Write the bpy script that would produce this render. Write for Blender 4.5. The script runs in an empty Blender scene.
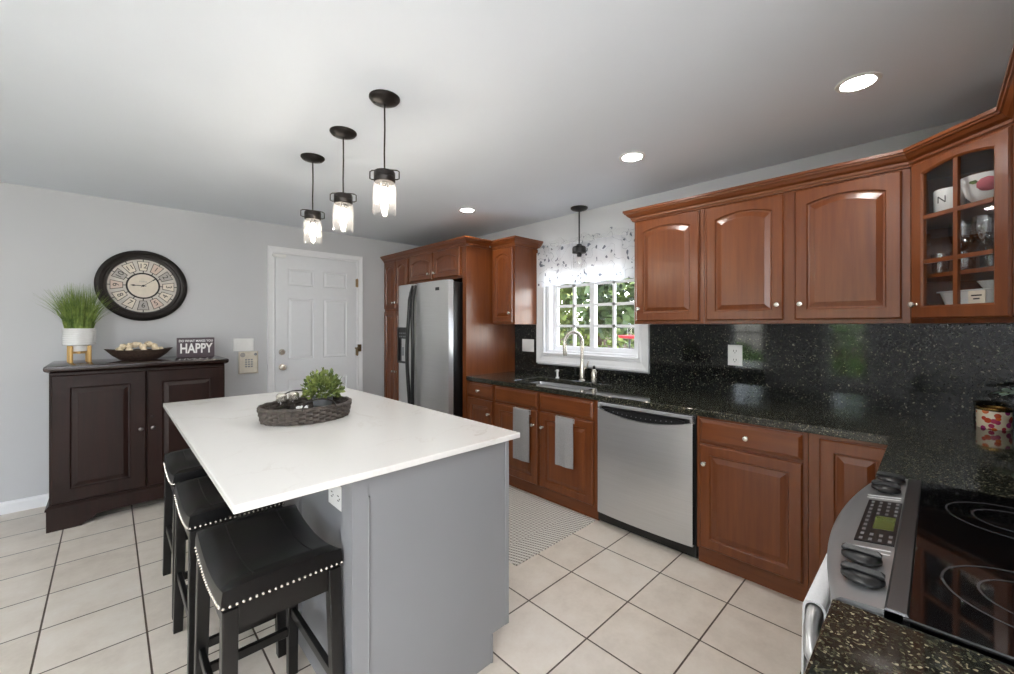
import bpy, bmesh, math, random
from mathutils import Vector, Matrix
random.seed(7)
PI = math.pi
SC = bpy.context.scene
COL = SC.collection

# ------------------------------------------------------------------ camera, world, sun, exposure
H = 1.36
cam_d = bpy.data.cameras.new('camera')
cam = bpy.data.objects.new('camera', cam_d); COL.objects.link(cam)
cam.location = (0, 0, H)
cam.rotation_euler = (PI / 2, 0, -0.766)
cam_d.sensor_fit = 'HORIZONTAL'; cam_d.sensor_width = 36.0
cam_d.lens = 413.1 / 1014 * 36.0
cam_d.shift_y = -11.52 / 1014
cam_d.clip_start = 0.02; cam_d.clip_end = 200
SC.camera = cam

world = bpy.data.worlds.new('world'); SC.world = world; world.use_nodes = True
wn = world.node_tree; bgn = wn.nodes['Background']
sky = wn.nodes.new('ShaderNodeTexSky'); sky.sky_type = 'NISHITA'; sky.sun_disc = False
sky.sun_elevation = math.radians(55); sky.sun_rotation = math.radians(180)
hs = wn.nodes.new('ShaderNodeHueSaturation'); hs.inputs['Saturation'].default_value = .45
wn.links.new(sky.outputs[0], hs.inputs['Color']); wn.links.new(hs.outputs[0], bgn.inputs[0]); bgn.inputs[1].default_value = 1.3

def add_sun():
    d = bpy.data.lights.new('sun', 'SUN'); d.energy = 5.0; d.angle = math.radians(1.0); d.color = (1, .95, .86)
    o = bpy.data.objects.new('sun', d); COL.objects.link(o); o.rotation_euler = (math.radians(38), 0, math.radians(8))
add_sun()

def area(name, loc, rot, sx, sy, power, color=(1, 1, 1)):
    d = bpy.data.lights.new(name, 'AREA'); d.shape = 'RECTANGLE'; d.size = sx; d.size_y = sy; d.energy = power; d.color = color
    o = bpy.data.objects.new(name, d); COL.objects.link(o); o.location = loc; o.rotation_euler = rot
# added fill lights before solid walls behind the camera
area('back_fill', (-1.4, -4.12, 1.25), (PI / 2, 0, PI), 2.4, 2.0, 14, (.985, .99, 1))
area('side_fill', (-2.95, -2.2, 1.35), (PI / 2, 0, -PI / 2), 2.2, 1.5, 55, (.985, .99, 1))
# added uplight behind the camera, brightens the ceiling like a bounced flash
area('ceiling_uplight', (-1.2, -1.7, 1.1), (PI, 0, 0), 1.2, 1.2, 100, (1, .985, .96))

SC.view_settings.view_transform = 'Standard'; SC.view_settings.look = 'None'
SC.view_settings.exposure = 0.85; SC.view_settings.gamma = 1.0
SC.view_settings.use_curve_mapping = False
SC.cycles.max_bounces = 10; SC.cycles.transparent_max_bounces = 16
SC.cycles.use_denoising = True
SC.cycles.sample_clamp_indirect = 6.0
SC.cycles.caustics_reflective = False; SC.cycles.caustics_refractive = False

# ------------------------------------------------------------------ materials
def lin(c):
    return tuple(((v / 255) / 12.92 if v / 255 <= .04045 else ((v / 255 + .055) / 1.055) ** 2.4) for v in c)
class NT:
    def __init__(s, name):
        s.m = bpy.data.materials.new(name); s.m.use_nodes = True; s.t = s.m.node_tree; s.n = s.t.nodes
        s.b = s.n['Principled BSDF']; s.out = s.n['Material Output']
    def add(s, t, **kw):
        n = s.n.new(t)
        for k, v in kw.items():
            if k in n.inputs.keys(): n.inputs[k].default_value = v
            else: setattr(n, k, v)
        return n
    def link(s, a, b): s.t.links.new(a, b)
    def coords(s, scale=(1, 1, 1), kind='Object'):
        tc = s.add('ShaderNodeTexCoord'); mp = s.add('ShaderNodeMapping'); mp.inputs['Scale'].default_value = scale
        s.link(tc.outputs[kind], mp.inputs[0]); return mp.outputs[0]
    def ramp(s, fac, stops):
        r = s.add('ShaderNodeValToRGB'); e = r.color_ramp.elements
        while len(e) < len(stops): e.new(0.5)
        for k, (p, c) in enumerate(stops): e[k].position = p; e[k].color = (*c, 1)
        s.link(fac, r.inputs[0]); return r.outputs[0]
    def bump(s, h, strength=.2, dist=.002):
        b = s.add('ShaderNodeBump'); b.inputs['Strength'].default_value = strength; b.inputs['Distance'].default_value = dist
        s.link(h, b.inputs['Height']); s.link(b.outputs[0], s.b.inputs['Normal'])
    def math(s, op, a, b=None):
        n = s.add('ShaderNodeMath', operation=op)
        for i, v in enumerate((a, b)):
            if v is None: continue
            if isinstance(v, (int, float)): n.inputs[i].default_value = v
            else: s.link(v, n.inputs[i])
        return n.outputs[0]
    def mix(s, f, a, b):
        n = s.add('ShaderNodeMix', data_type='RGBA')
        for sock, v in ((n.inputs[0], f), (n.inputs[6], a), (n.inputs[7], b)):
            if isinstance(v, (int, float)): sock.default_value = v
            elif isinstance(v, tuple): sock.default_value = (*v[:3], 1)
            else: s.link(v, sock)
        return n.outputs[2]
def plain(name, c, rough=.5, metal=0, spec=None, noise=0.06, nscale=25, bump=0, coat=0):
    n = NT(name); col = lin(c)
    n.b.inputs['Roughness'].default_value = rough; n.b.inputs['Metallic'].default_value = metal
    if spec is not None: n.b.inputs['Specular IOR Level'].default_value = spec
    if coat: n.b.inputs['Coat Weight'].default_value = coat; n.b.inputs['Coat Roughness'].default_value = .1
    nz = n.add('ShaderNodeTexNoise', Scale=nscale, Detail=3.0); n.link(n.coords(), nz.inputs['Vector'])
    n.link(n.ramp(nz.outputs[0], [(.3, tuple(v * (1 - noise) for v in col)), (.7, tuple(min(1, v * (1 + noise)) for v in col))]), n.b.inputs['Base Color'])
    if bump: n.bump(nz.outputs[0], bump)
    return n.m
def wood(name, dark, light, rough=.28, scale=1.0, coat=.3, spec=.5, horiz=False):
    n = NT(name)
    v = n.coords((2.2 * scale, 2.2 * scale, 34 * scale) if horiz else (34 * scale, 34 * scale, 2.2 * scale))
    nz = n.add('ShaderNodeTexNoise', Scale=1.0, Detail=5.0, Roughness=.6, Distortion=.4); n.link(v, nz.inputs['Vector'])
    v2 = n.coords((3, 3, 1.2)); n2 = n.add('ShaderNodeTexNoise', Scale=1.0, Detail=2.0); n.link(v2, n2.inputs['Vector'])
    f = n.math('ADD', n.math('MULTIPLY', nz.outputs[0], .6), n.math('MULTIPLY', n2.outputs[0], .4))
    n.link(n.ramp(f, [(.34, lin(dark)), (.66, lin(light))]), n.b.inputs['Base Color'])
    n.b.inputs['Roughness'].default_value = rough; n.b.inputs['Coat Weight'].default_value = coat; n.b.inputs['Coat Roughness'].default_value = .22
    n.b.inputs['Specular IOR Level'].default_value = spec
    n.bump(nz.outputs[0], .04)
    return n.m
def granite(name, stops, scale=170.0, spec=.5):
    n = NT(name); v = n.coords((1, 1, 1))
    dis = n.add('ShaderNodeTexNoise', Scale=40.0, Detail=2.0); n.link(v, dis.inputs['Vector'])
    vm = n.add('ShaderNodeMix', data_type='VECTOR'); vm.inputs[0].default_value = .02; n.link(v, vm.inputs[4]); n.link(dis.outputs[1], vm.inputs[5])
    vo = n.add('ShaderNodeTexVoronoi', Scale=scale); n.link(vm.outputs[1], vo.inputs['Vector'])
    sep = n.add('ShaderNodeSeparateColor'); n.link(vo.outputs['Color'], sep.inputs[0])
    base = n.ramp(sep.outputs[0], [(p, lin(c)) for p, c in stops])
    nz = n.add('ShaderNodeTexNoise', Scale=9.0, Detail=4.0); n.link(v, nz.inputs['Vector'])
    n.link(n.mix(n.math('MULTIPLY', nz.outputs[0], .5), base, lin((16, 18, 18))), n.b.inputs['Base Color'])
    n.b.inputs['Roughness'].default_value = .06; n.b.inputs['Specular IOR Level'].default_value = spec
    return n.m
def emit(name, c, s):
    n = NT(name); n.b.inputs['Base Color'].default_value = (*c, 1); n.b.inputs['Emission Color'].default_value = (*c, 1); n.b.inputs['Emission Strength'].default_value = s
    return n.m
def glass(name, tint=(1, 1, 1), gloss=.08, rough=.02, seeded=0):
    n = NT(name); tr = n.add('ShaderNodeBsdfTransparent'); tr.inputs[0].default_value = (*tint, 1)
    gl = n.add('ShaderNodeBsdfGlossy'); gl.inputs['Roughness'].default_value = rough
    fr = n.add('ShaderNodeFresnel'); fr.inputs[0].default_value = 1.45
    mx = n.add('ShaderNodeMixShader'); gm = n.add('ShaderNodeNewGeometry'); n.link(n.math('MULTIPLY', n.math('ADD', fr.outputs[0], gloss - .04), n.math('SUBTRACT', 1.0, gm.outputs['Backfacing'])), mx.inputs[0])
    n.link(tr.outputs[0], mx.inputs[1]); n.link(gl.outputs[0], mx.inputs[2]); n.link(mx.outputs[0], n.out.inputs[0])
    if seeded:
        tl = n.add('ShaderNodeBsdfTranslucent'); m2 = n.add('ShaderNodeMixShader'); m2.inputs[0].default_value = seeded
        n.link(mx.outputs[0], m2.inputs[1]); n.link(tl.outputs[0], m2.inputs[2]); n.link(m2.outputs[0], n.out.inputs[0])
    return n.m
def steel(name, c=(188, 189, 190), rough=.3, grain=(3, 3, 160), metal=1.0, aniso=0, arot=0):
    n = NT(name); nz = n.add('ShaderNodeTexNoise', Scale=1.0, Detail=3.0); n.link(n.coords(grain), nz.inputs['Vector'])
    col = lin(c); n.link(n.ramp(nz.outputs[0], [(.3, tuple(v * .93 for v in col)), (.7, col)]), n.b.inputs['Base Color'])
    n.b.inputs['Metallic'].default_value = metal; n.b.inputs['Roughness'].default_value = rough
    if aniso:
        n.b.inputs['Anisotropic'].default_value = aniso; tg = n.add('ShaderNodeTangent'); tg.direction_type = 'RADIAL'; tg.axis = 'Z'; n.link(tg.outputs[0], n.b.inputs['Tangent'])
        n.b.inputs['Anisotropic Rotation'].default_value = arot
    else: n.bump(nz.outputs[0], .03, .001)
    return n.m

TILE, TX, TY = .3435, 1.494, 1.0535
def floor_mat():
    n = NT('ceramic_floor_tile'); tc = n.add('ShaderNodeTexCoord'); sp = n.add('ShaderNodeSeparateXYZ'); n.link(tc.outputs['Object'], sp.inputs[0])
    ds = []; ids = []
    for k, o in ((0, TX), (1, TY)):
        q = n.math('DIVIDE', n.math('SUBTRACT', sp.outputs[k], o), TILE)
        fr = n.math('FRACT', n.math('ADD', q, 100)); ids.append(n.math('FLOOR', n.math('ADD', q, 100)))
        ds.append(n.math('SUBTRACT', .5, n.math('ABSOLUTE', n.math('SUBTRACT', fr, .5))))
    d = n.math('MINIMUM', ds[0], ds[1])
    g = n.math('LESS_THAN', d, .0105)
    wn_ = n.add('ShaderNodeTexWhiteNoise', noise_dimensions='2D'); cb = n.add('ShaderNodeCombineXYZ'); n.link(ids[0], cb.inputs[0]); n.link(ids[1], cb.inputs[1]); n.link(cb.outputs[0], wn_.inputs['Vector'])
    nz = n.add('ShaderNodeTexNoise', Scale=7.0, Detail=6.0, Roughness=.65); n.link(tc.outputs['Object'], nz.inputs['Vector'])
    nz2 = n.add('ShaderNodeTexNoise', Scale=60.0, Detail=3.0); n.link(tc.outputs['Object'], nz2.inputs['Vector'])
    f = n.math('ADD', n.math('MULTIPLY', nz.outputs[0], .75), n.math('ADD', n.math('MULTIPLY', wn_.outputs[0], .15), n.math('MULTIPLY', nz2.outputs[0], .15)))
    tile = n.ramp(f, [(.3, lin((208, 197, 183))), (.55, lin((224, 214, 201))), (.8, lin((233, 226, 216)))])
    n.link(n.mix(g, tile, lin((84, 70, 58))), n.b.inputs['Base Color'])
    n.b.inputs['Roughness'].default_value = .38
    n.bump(n.math('MULTIPLY', n.math('MINIMUM', d, .015), 60), .35, .003)
    return n.m
def quartz():
    n = NT('white_quartz'); v = n.coords()
    nz = n.add('ShaderNodeTexNoise', Scale=1.6, Detail=6.0, Roughness=.55, Distortion=1.2); n.link(v, nz.inputs['Vector'])
    ridge = n.math('ABSOLUTE', n.math('SUBTRACT', nz.outputs[0], .5))
    n2 = n.add('ShaderNodeTexNoise', Scale=3.0, Detail=2.0); n.link(v, n2.inputs['Vector'])
    vein = n.math('MULTIPLY', n.math('SUBTRACT', 1.0, n.math('MINIMUM', n.math('MULTIPLY', ridge, 90), 1.0)), n.math('MAXIMUM', n.math('MULTIPLY', n.math('SUBTRACT', n2.outputs[0], .42), 2.2), 0.0))
    n.link(n.mix(n.math('MULTIPLY', vein, .7), lin((232, 230, 226)), lin((196, 186, 174))), n.b.inputs['Base Color'])
    n.b.inputs['Roughness'].default_value = .16; return n.m
def rug_mat():
    n = NT('woven_rug'); tc = n.add('ShaderNodeTexCoord'); sp = n.add('ShaderNodeSeparateXYZ'); n.link(tc.outputs['Object'], sp.inputs[0])
    x, y = sp.outputs[0], sp.outputs[1]
    a = n.math('MULTIPLY', n.math('ADD', x, y), 118); b = n.math('MULTIPLY', n.math('SUBTRACT', x, y), 118)
    tri = n.math('MULTIPLY', n.math('SINE', a), n.math('SINE', b))
    a2 = n.math('MULTIPLY', n.math('ADD', x, y), 236); b2 = n.math('MULTIPLY', n.math('SUBTRACT', x, y), 236)
    d2 = n.math('MULTIPLY', n.math('SINE', a2), n.math('SINE', b2))
    pat = n.math('ADD', n.math('MULTIPLY', tri, .35), n.math('MULTIPLY', d2, .45))
    brd = n.math('MULTIPLY', n.math('SINE', n.math('MULTIPLY', n.math('ADD', x, n.math('MULTIPLY', y, .35)), 230)), n.math('ADD', .45, n.math('MULTIPLY', n.math('SINE', n.math('MULTIPLY', n.math('SUBTRACT', x, y), 300)), .4)))
    inb = n.math('LESS_THAN', y, .17)
    f = n.math('ADD', n.math('MULTIPLY', inb, brd), n.math('MULTIPLY', n.math('SUBTRACT', 1.0, inb), pat))
    nz = n.add('ShaderNodeTexNoise', Scale=220.0, Detail=2.0); n.link(tc.outputs['Object'], nz.inputs['Vector'])
    f2 = n.math('ADD', f, n.math('MULTIPLY', n.math('SUBTRACT', nz.outputs[0], .5), .8))
    n.link(n.ramp(n.math('ADD', n.math('MULTIPLY', f2, .5), .5), [(.28, lin((132, 126, 118))), (.46, lin((192, 187, 179))), (.66, lin((228, 224, 217)))]), n.b.inputs['Base Color'])
    n.b.inputs['Roughness'].default_value = .95; n.bump(nz.outputs[0], .4); return n.m
def valance_mat(sheer):
    n = NT('sheer_floral_header' if sheer else 'floral_valance_fabric'); v = n.coords((1, 1, 1))
    dz = n.add('ShaderNodeTexNoise', Scale=14.0, Detail=1.0); n.link(v, dz.inputs['Vector'])
    vm = n.add('ShaderNodeMix', data_type='VECTOR'); vm.inputs[0].default_value = .08; n.link(v, vm.inputs[4]); n.link(dz.outputs[1], vm.inputs[5])
    mp = n.add('ShaderNodeMapping'); mp.inputs['Scale'].default_value = (1, 1, .62); n.link(vm.outputs[1], mp.inputs[0])
    vo = n.add('ShaderNodeTexVoronoi', Scale=31.0); n.link(mp.outputs[0], vo.inputs['Vector'])
    sp = n.add('ShaderNodeSeparateColor'); n.link(vo.outputs['Color'], sp.inputs[0])
    blob = n.math('MULTIPLY', n.math('LESS_THAN', vo.outputs['Distance'], .33), n.math('GREATER_THAN', sp.outputs[0], .62))
    nz = n.add('ShaderNodeTexNoise', Scale=9.0, Detail=1.0); n.link(v, nz.inputs['Vector'])
    vine = n.math('MULTIPLY', n.math('LESS_THAN', n.math('ABSOLUTE', n.math('SUBTRACT', nz.outputs[0], .5)), .005), .6)
    pr = n.math('MAXIMUM', n.math('MULTIPLY', blob, .9), vine)
    shade = n.mix(sp.outputs[1], lin((52, 62, 84)), lin((118, 124, 140)))
    col = n.mix(pr, lin((244, 245, 248)), shade)
    df = n.add('ShaderNodeBsdfDiffuse'); n.link(col, df.inputs[0]); tl = n.add('ShaderNodeBsdfTranslucent'); n.link(col, tl.inputs[0])
    mx = n.add('ShaderNodeMixShader'); mx.inputs[0].default_value = .62; n.link(df.outputs[0], mx.inputs[1]); n.link(tl.outputs[0], mx.inputs[2])
    tr = n.add('ShaderNodeBsdfTransparent'); m2 = n.add('ShaderNodeMixShader')
    if sheer: n.link(n.math('SUBTRACT', .93, n.math('MULTIPLY', pr, .9)), m2.inputs[0])
    else: m2.inputs[0].default_value = .06
    n.link(mx.outputs[0], m2.inputs[1]); n.link(tr.outputs[0], m2.inputs[2]); n.link(m2.outputs[0], n.out.inputs[0])
    return n.m
def leafmat(name, a, b, scale=30):
    n = NT(name); nz = n.add('ShaderNodeTexNoise', Scale=scale, Detail=2.0); n.link(n.coords(), nz.inputs['Vector'])
    n.link(n.ramp(nz.outputs[0], [(.3, lin(a)), (.7, lin(b))]), n.b.inputs['Base Color']); n.b.inputs['Roughness'].default_value = .6
    return n.m
def floral_tin():
    n = NT('painted_flower_tin'); v = n.coords(); vo = n.add('ShaderNodeTexVoronoi', Scale=38.0); n.link(v, vo.inputs['Vector'])
    sp = n.add('ShaderNodeSeparateColor'); n.link(vo.outputs['Color'], sp.inputs[0])
    pet = n.ramp(sp.outputs[0], [(.0, lin((190, 50, 40))), (.3, lin((226, 110, 40))), (.55, lin((150, 50, 120))), (.8, lin((214, 70, 60))), (1, lin((120, 40, 90)))])
    n.link(n.mix(n.math('GREATER_THAN', vo.outputs['Distance'], .46), pet, lin((240, 222, 196))), n.b.inputs['Base Color']); n.b.inputs['Roughness'].default_value = .2
    return n.m

M = dict(
    wall=plain('grey_wall_paint', (200, 201, 203), .75, noise=.012, nscale=3), ceil=plain('white_ceiling_paint', (230, 236, 244), .85, noise=.012, nscale=2),
    trim=plain('white_trim_paint', (236, 237, 239), .4, noise=.01), door=plain('white_door_paint', (228, 230, 233), .45, noise=.01),
    floor=floor_mat(), cherry=wood('cherry_cabinet_wood', (97, 48, 20), (122, 67, 31), .3, coat=.4, spec=.35), cherry_h=wood('cherry_wood_long_grain', (97, 48, 20), (122, 67, 31), .3, coat=.4, spec=.35, horiz=True), cherry_in=plain('cabinet_interior', (74, 58, 52), .6),
    espresso=wood('espresso_wood', (24, 10, 6), (40, 19, 13), .38, coat=.0, spec=.3), espresso_t=wood('espresso_wood_top', (24, 11, 9), (40, 20, 17), .12, coat=.3), steel_d=steel('range_panel_steel', (176, 177, 178), .32, metal=.75), steel_r=steel('range_rail_steel', (112, 113, 115), .35), pewter=steel('dark_pewter', (120, 116, 112), .3, (30, 30, 30)), granite=granite('dark_granite_top', [(.0, (20, 22, 20)), (.45, (34, 36, 31)), (.75, (52, 53, 43)), (.92, (76, 75, 58)), (1.0, (160, 152, 126))], 300.0), granite_s=granite('dark_granite_splash', [(.0, (9, 10, 11)), (.62, (16, 18, 18)), (.88, (34, 37, 33)), (.97, (70, 72, 58)), (1.0, (150, 146, 126))], 190.0, .36), quartz=quartz(),
    island=plain('grey_island_paint', (136, 137, 140), .42, noise=.012, nscale=4), steel=steel('brushed_steel', (206, 206, 206), .28, metal=.72, aniso=.85, arot=0.0), steel_h=steel('brushed_steel_trim', (212, 213, 214), .25, metal=.7),
    nickel=steel('satin_nickel', (222, 216, 204), .25, (40, 40, 40), .75), black=plain('black_plastic', (16, 16, 17), .35), blackwood=plain('black_painted_wood', (13, 12, 12), .32, noise=.1),
    leather=plain('black_leather', (13, 13, 14), .34, nscale=140, bump=.12, spec=.38), bronze=plain('dark_bronze', (46, 42, 40), .38, .6), white_pl=plain('white_plastic', (240, 240, 238), .3, noise=.01),
    beige=plain('beige_plastic', (226, 218, 203), .45), bglass=plain('black_ceramic_glass', (9, 9, 10), .05, spec=.6), glass=glass('clear_glass'), pane=glass('window_glass', gloss=.06),
    jar=glass('jar_glass', (.99, .99, .99), .06, .03), seeded=glass('seeded_jar_glass', (.99, .99, .99), .04, .05, .02), bulb=emit('warm_bulb', (1, .90, .76), 100), down=emit('downlight_lens', (1, .975, .94), 88),
    ceramic=plain('white_ceramic', (226, 226, 225), .25, noise=.02), palewood=wood('pale_bamboo', (196, 152, 84), (224, 184, 116), .45, 1, 0), grassm=leafmat('artificial_grass', (62, 92, 34), (146, 166, 82), 20),
    cream=plain('cream_dried_petals', (226, 208, 178), .8, noise=.25, nscale=60, bump=.4), bark=plain('carved_dark_bark', (64, 50, 42), .55, noise=.5, nscale=60, bump=.5),
    signm=plain('plum_grey_sign', (82, 70, 76), .5), text_w=plain('white_lettering', (240, 238, 234), .6, noise=.01), text_b=plain('dark_lettering', (44, 40, 38), .6), wicker=plain('grey_brown_wicker', (74, 66, 60), .6, noise=.45, nscale=45, bump=.3),
    leaf=leafmat('small_green_leaves', (54, 78, 34), (146, 158, 84), 22), pot=plain('grey_zinc_pot', (146, 149, 152), .35, .5), towel=plain('grey_terry_towel', (150, 148, 147), .95, noise=.12, nscale=180, bump=.6),
    towel_w=plain('white_terry_towel', (240, 240, 242), .95, noise=.03, nscale=180, bump=.4), rug=rug_mat(), valance=valance_mat(False), sheer=valance_mat(True),
    clockface=plain('antique_clock_paper', (206, 200, 190), .5, noise=.12, nscale=18), tag_a=plain('cream_number_tag', (226, 216, 200), .6), tag_b=plain('grey_number_tag', (178, 172, 166), .6), tag_c=plain('blush_number_tag', (214, 194, 180), .6),
    lcd=plain('range_display', (84, 92, 50), .2), ringm=plain('grey_burner_print', (66, 66, 68), .2), tin=floral_tin(), gold=steel('gold_rim', (214, 170, 96), .25, (30, 30, 30)), euc=leafmat('eucalyptus_leaves', (128, 160, 138), (196, 212, 196), 30),
    pomegranate=plain('faded_red_paint', (176, 84, 96), .3), crystal=glass('crystal_glass', (.92, .93, .94), .22, .02), red=plain('red_glaze', (176, 44, 50), .3), trunk=plain('tree_bark', (74, 62, 52), .9, noise=.3), tree=leafmat('tree_leaves', (40, 62, 22), (116, 132, 58), 2), treed=leafmat('dark_tree_leaves', (30, 46, 22), (74, 92, 42), 2), shrubm=leafmat('shrub_leaves', (80, 124, 60), (160, 196, 110), 2),
    soil=plain('dark_mulch', (92, 80, 68), .95, noise=.3, nscale=4), lawn=plain('lawn', (96, 132, 62), .95, noise=.3, nscale=4), pink=plain('pink_petals', (226, 84, 138), .7), fence=wood('weathered_fence', (90, 80, 72), (130, 118, 106), .9, 1, 0),
    brass=steel('aged_brass', (150, 128, 96), .35, (30, 30, 30)), oak=wood('oak_floor', (140, 100, 64), (176, 134, 92)),
)

# ------------------------------------------------------------------ mesh helpers
class Frame:
    """local (u,v,n) -> world"""
    def __init__(s, o, U=(1, 0, 0), V=(0, 0, 1), N=(0, -1, 0)):
        s.o, s.U, s.V, s.N = Vector(o), Vector(U), Vector(V), Vector(N)
    def __call__(s, u, v, n=0): return s.o + s.U * u + s.V * v + s.N * n
WORLD = Frame((0, 0, 0), (1, 0, 0), (0, 1, 0), (0, 0, 1))
def SINKW(x, y, z): return Frame((x, y, z), (0, -1, 0), (0, 0, 1), (-1, 0, 0))     # faces -X, u runs towards -Y
def FARW(x, y, z): return Frame((x, y, z), (1, 0, 0), (0, 0, 1), (0, -1, 0))       # faces -Y

class MB:
    def __init__(s): s.bm = bmesh.new()
    def f(s, vs):
        try: return s.bm.faces.new(vs)
        except ValueError: return None
    def loops(s, L, close_first=True, close_last=True, wrap=False):
        R = [[s.bm.verts.new(p) for p in l] for l in L]
        n = len(R[0]); pairs = list(zip(R, R[1:])) + ([(R[-1], R[0])] if wrap else [])
        for a, b in pairs:
            for i in range(n):
                j = (i + 1) % n; s.f((a[i], a[j], b[j], b[i]))
        if not wrap:
            if close_first: s.f(R[0][::-1])
            if close_last: s.f(R[-1])
        return s
    def box(s, x0, x1, y0, y1, z0, z1, F=WORLD, bev=0):
        x0, x1 = sorted((x0, x1)); y0, y1 = sorted((y0, y1)); z0, z1 = sorted((z0, z1))
        b = min(bev, (x1 - x0) * .45, (y1 - y0) * .45, (z1 - z0) * .45)
        def rect(i, z): return [F(x0 + i, y0 + i, z), F(x1 - i, y0 + i, z), F(x1 - i, y1 - i, z), F(x0 + i, y1 - i, z)]
        if b > 0: return s.loops([rect(b, z0), rect(0, z0 + b), rect(0, z1 - b), rect(b, z1)])
        return s.loops([rect(0, z0), rect(0, z1)])
    def prism(s, pts, z0, z1, F=WORLD): return s.loops([[F(x, y, z0) for x, y in pts], [F(x, y, z1) for x, y in pts]])
    def tube(s, pts, r, seg=8, closed=False, flat=1.0):
        pts = [Vector(p) for p in pts]; n = len(pts); L = []
        rs = r if isinstance(r, (list, tuple)) else [r] * n
        up = None
        for i, p in enumerate(pts):
            a = pts[(i - 1) % n] if (closed or i > 0) else p; b = pts[(i + 1) % n] if (closed or i < n - 1) else p
            t = (b - a).normalized()
            if up is None: up = Vector((0, 0, 1)) if abs(t.z) < .9 else Vector((1, 0, 0))
            sd = t.cross(up).normalized(); up2 = sd.cross(t).normalized(); up = up2
            L.append([p + (sd * math.cos(2 * PI * k / seg) * flat + up2 * math.sin(2 * PI * k / seg)) * rs[i] for k in range(seg)])
        return s.loops(L, wrap=closed)
    def lathe(s, prof, c=(0, 0, 0), seg=24, F=None, cap=True):
        F = F or Frame(c, (1, 0, 0), (0, 1, 0), (0, 0, 1))
        L = [[F(max(r, 1e-4) * math.cos(2 * PI * k / seg), max(r, 1e-4) * math.sin(2 * PI * k / seg), z) for k in range(seg)] for r, z in prof]
        return s.loops(L, cap, cap)
    def ball(s, c, r, sub=2, sc=(1, 1, 1)):
        m = Matrix.Translation(c) @ Matrix.Diagonal((r * sc[0], r * sc[1], r * sc[2], 1))
        bmesh.ops.create_icosphere(s.bm, subdivisions=sub, radius=1, matrix=m); return s
    def bar(s, a, b, wa, wb=None, F=None):
        """square-section bar between two points (horizontal square sections)"""
        wb = wb or wa
        def sq(p, w): x, y = (w if isinstance(w, tuple) else (w, w)); p = Vector(p); return [p + Vector(d) for d in ((-x/2, -y/2, 0), (x/2, -y/2, 0), (x/2, y/2, 0), (-x/2, y/2, 0))]
        return s.loops([sq(a, wa), sq(b, wb)])
    def cells(s, xs, ys, z0, z1, solid, F=WORLD):
        """slab made of grid cells; solid(i,j) tells which are filled"""
        V = {}
        def vt(i, j, z):
            k = (i, j, z)
            if k not in V: V[k] = s.bm.verts.new(F(xs[i], ys[j], z))
            return V[k]
        nx, ny = len(xs) - 1, len(ys) - 1
        ok = lambda i, j: 0 <= i < nx and 0 <= j < ny and solid(i, j)
        for i in range(nx):
            for j in range(ny):
                if not ok(i, j): continue
                c = [(i, j), (i + 1, j), (i + 1, j + 1), (i, j + 1)]
                s.f([vt(*p, z1) for p in c]); s.f([vt(*p, z0) for p in c[::-1]])
                for k, (di, dj) in enumerate(((0, -1), (1, 0), (0, 1), (-1, 0))):
                    if not ok(i + di, j + dj):
                        a, b = c[k], c[(k + 1) % 4]; s.f((vt(*a, z0), vt(*b, z0), vt(*b, z1), vt(*a, z1)))
        return s
    def build(s, name, mat, parent=None, smooth=False, bevel=0, local=False):
        me = bpy.data.meshes.new(name)
        bmesh.ops.recalc_face_normals(s.bm, faces=s.bm.faces)
        if parent is not None and not local:
            off = parent.location.copy(); q = parent.parent
            while q is not None: off += q.location; q = q.parent
            bmesh.ops.translate(s.bm, verts=s.bm.verts, vec=-off)
        elif parent is None and not local:
            pass
        s.bm.to_mesh(me); s.bm.free()
        me.materials.append(mat)
        o = bpy.data.objects.new(name, me); COL.objects.link(o)
        if parent is not None: o.parent = parent
        if smooth:
            for p in me.polygons: p.use_smooth = True
            me.set_sharp_from_angle(angle=math.radians(38))
        if bevel:
            b = o.modifiers.new('bevel', 'BEVEL'); b.width = bevel; b.segments = 2; b.limit_method = 'ANGLE'; b.angle_limit = math.radians(40)
        return o
def tag(o, label=None, cat=None, group=None, kind=None):
    if label: o['label'] = label
    if cat: o['category'] = cat
    if group: o['group'] = group
    if kind: o['kind'] = kind
    return o
def thing(name, label, cat, loc=(0, 0, 0), group=None):
    o = bpy.data.objects.new(name, None); COL.objects.link(o); o.location = loc; o.empty_display_size = .05
    return tag(o, label, cat, group)
def struct(o): o['kind'] = 'structure'; return o
def copy_tree(o, parent=None):
    c = o.copy(); COL.objects.link(c)
    if parent is not None: c.parent = parent
    for ch in list(o.children): copy_tree(ch, c)
    return c
def recenter(o, base):
    """move a single-mesh object's origin to base"""
    o.data.transform(Matrix.Translation(-Vector(base))); o.location = base; return o
def text_into(body, size, F, mat, name, parent, depth=.0008, align='CENTER', sx=1.0, bold=0.0):
    cu = bpy.data.curves.new('txt', 'FONT'); cu.body = body; cu.size = size; cu.extrude = depth; cu.align_x = align; cu.align_y = 'CENTER'; cu.offset = bold
    cu.resolution_u = 3
    to = bpy.data.objects.new('txt', cu); COL.objects.link(to)
    bpy.context.view_layer.update()
    me = bpy.data.meshes.new_from_object(to.evaluated_get(bpy.context.evaluated_depsgraph_get()))
    bpy.data.objects.remove(to); bpy.data.curves.remove(cu)
    off = Vector((0, 0, 0)); q = parent
    while q is not None: off += q.location; q = q.parent
    for v in me.vertices: v.co = F(v.co.x * sx, v.co.y, v.co.z) - off
    me.name = name; me.materials.clear(); me.materials.append(mat)
    o = bpy.data.objects.new(name, me); COL.objects.link(o); o.parent = parent
    return o

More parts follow.
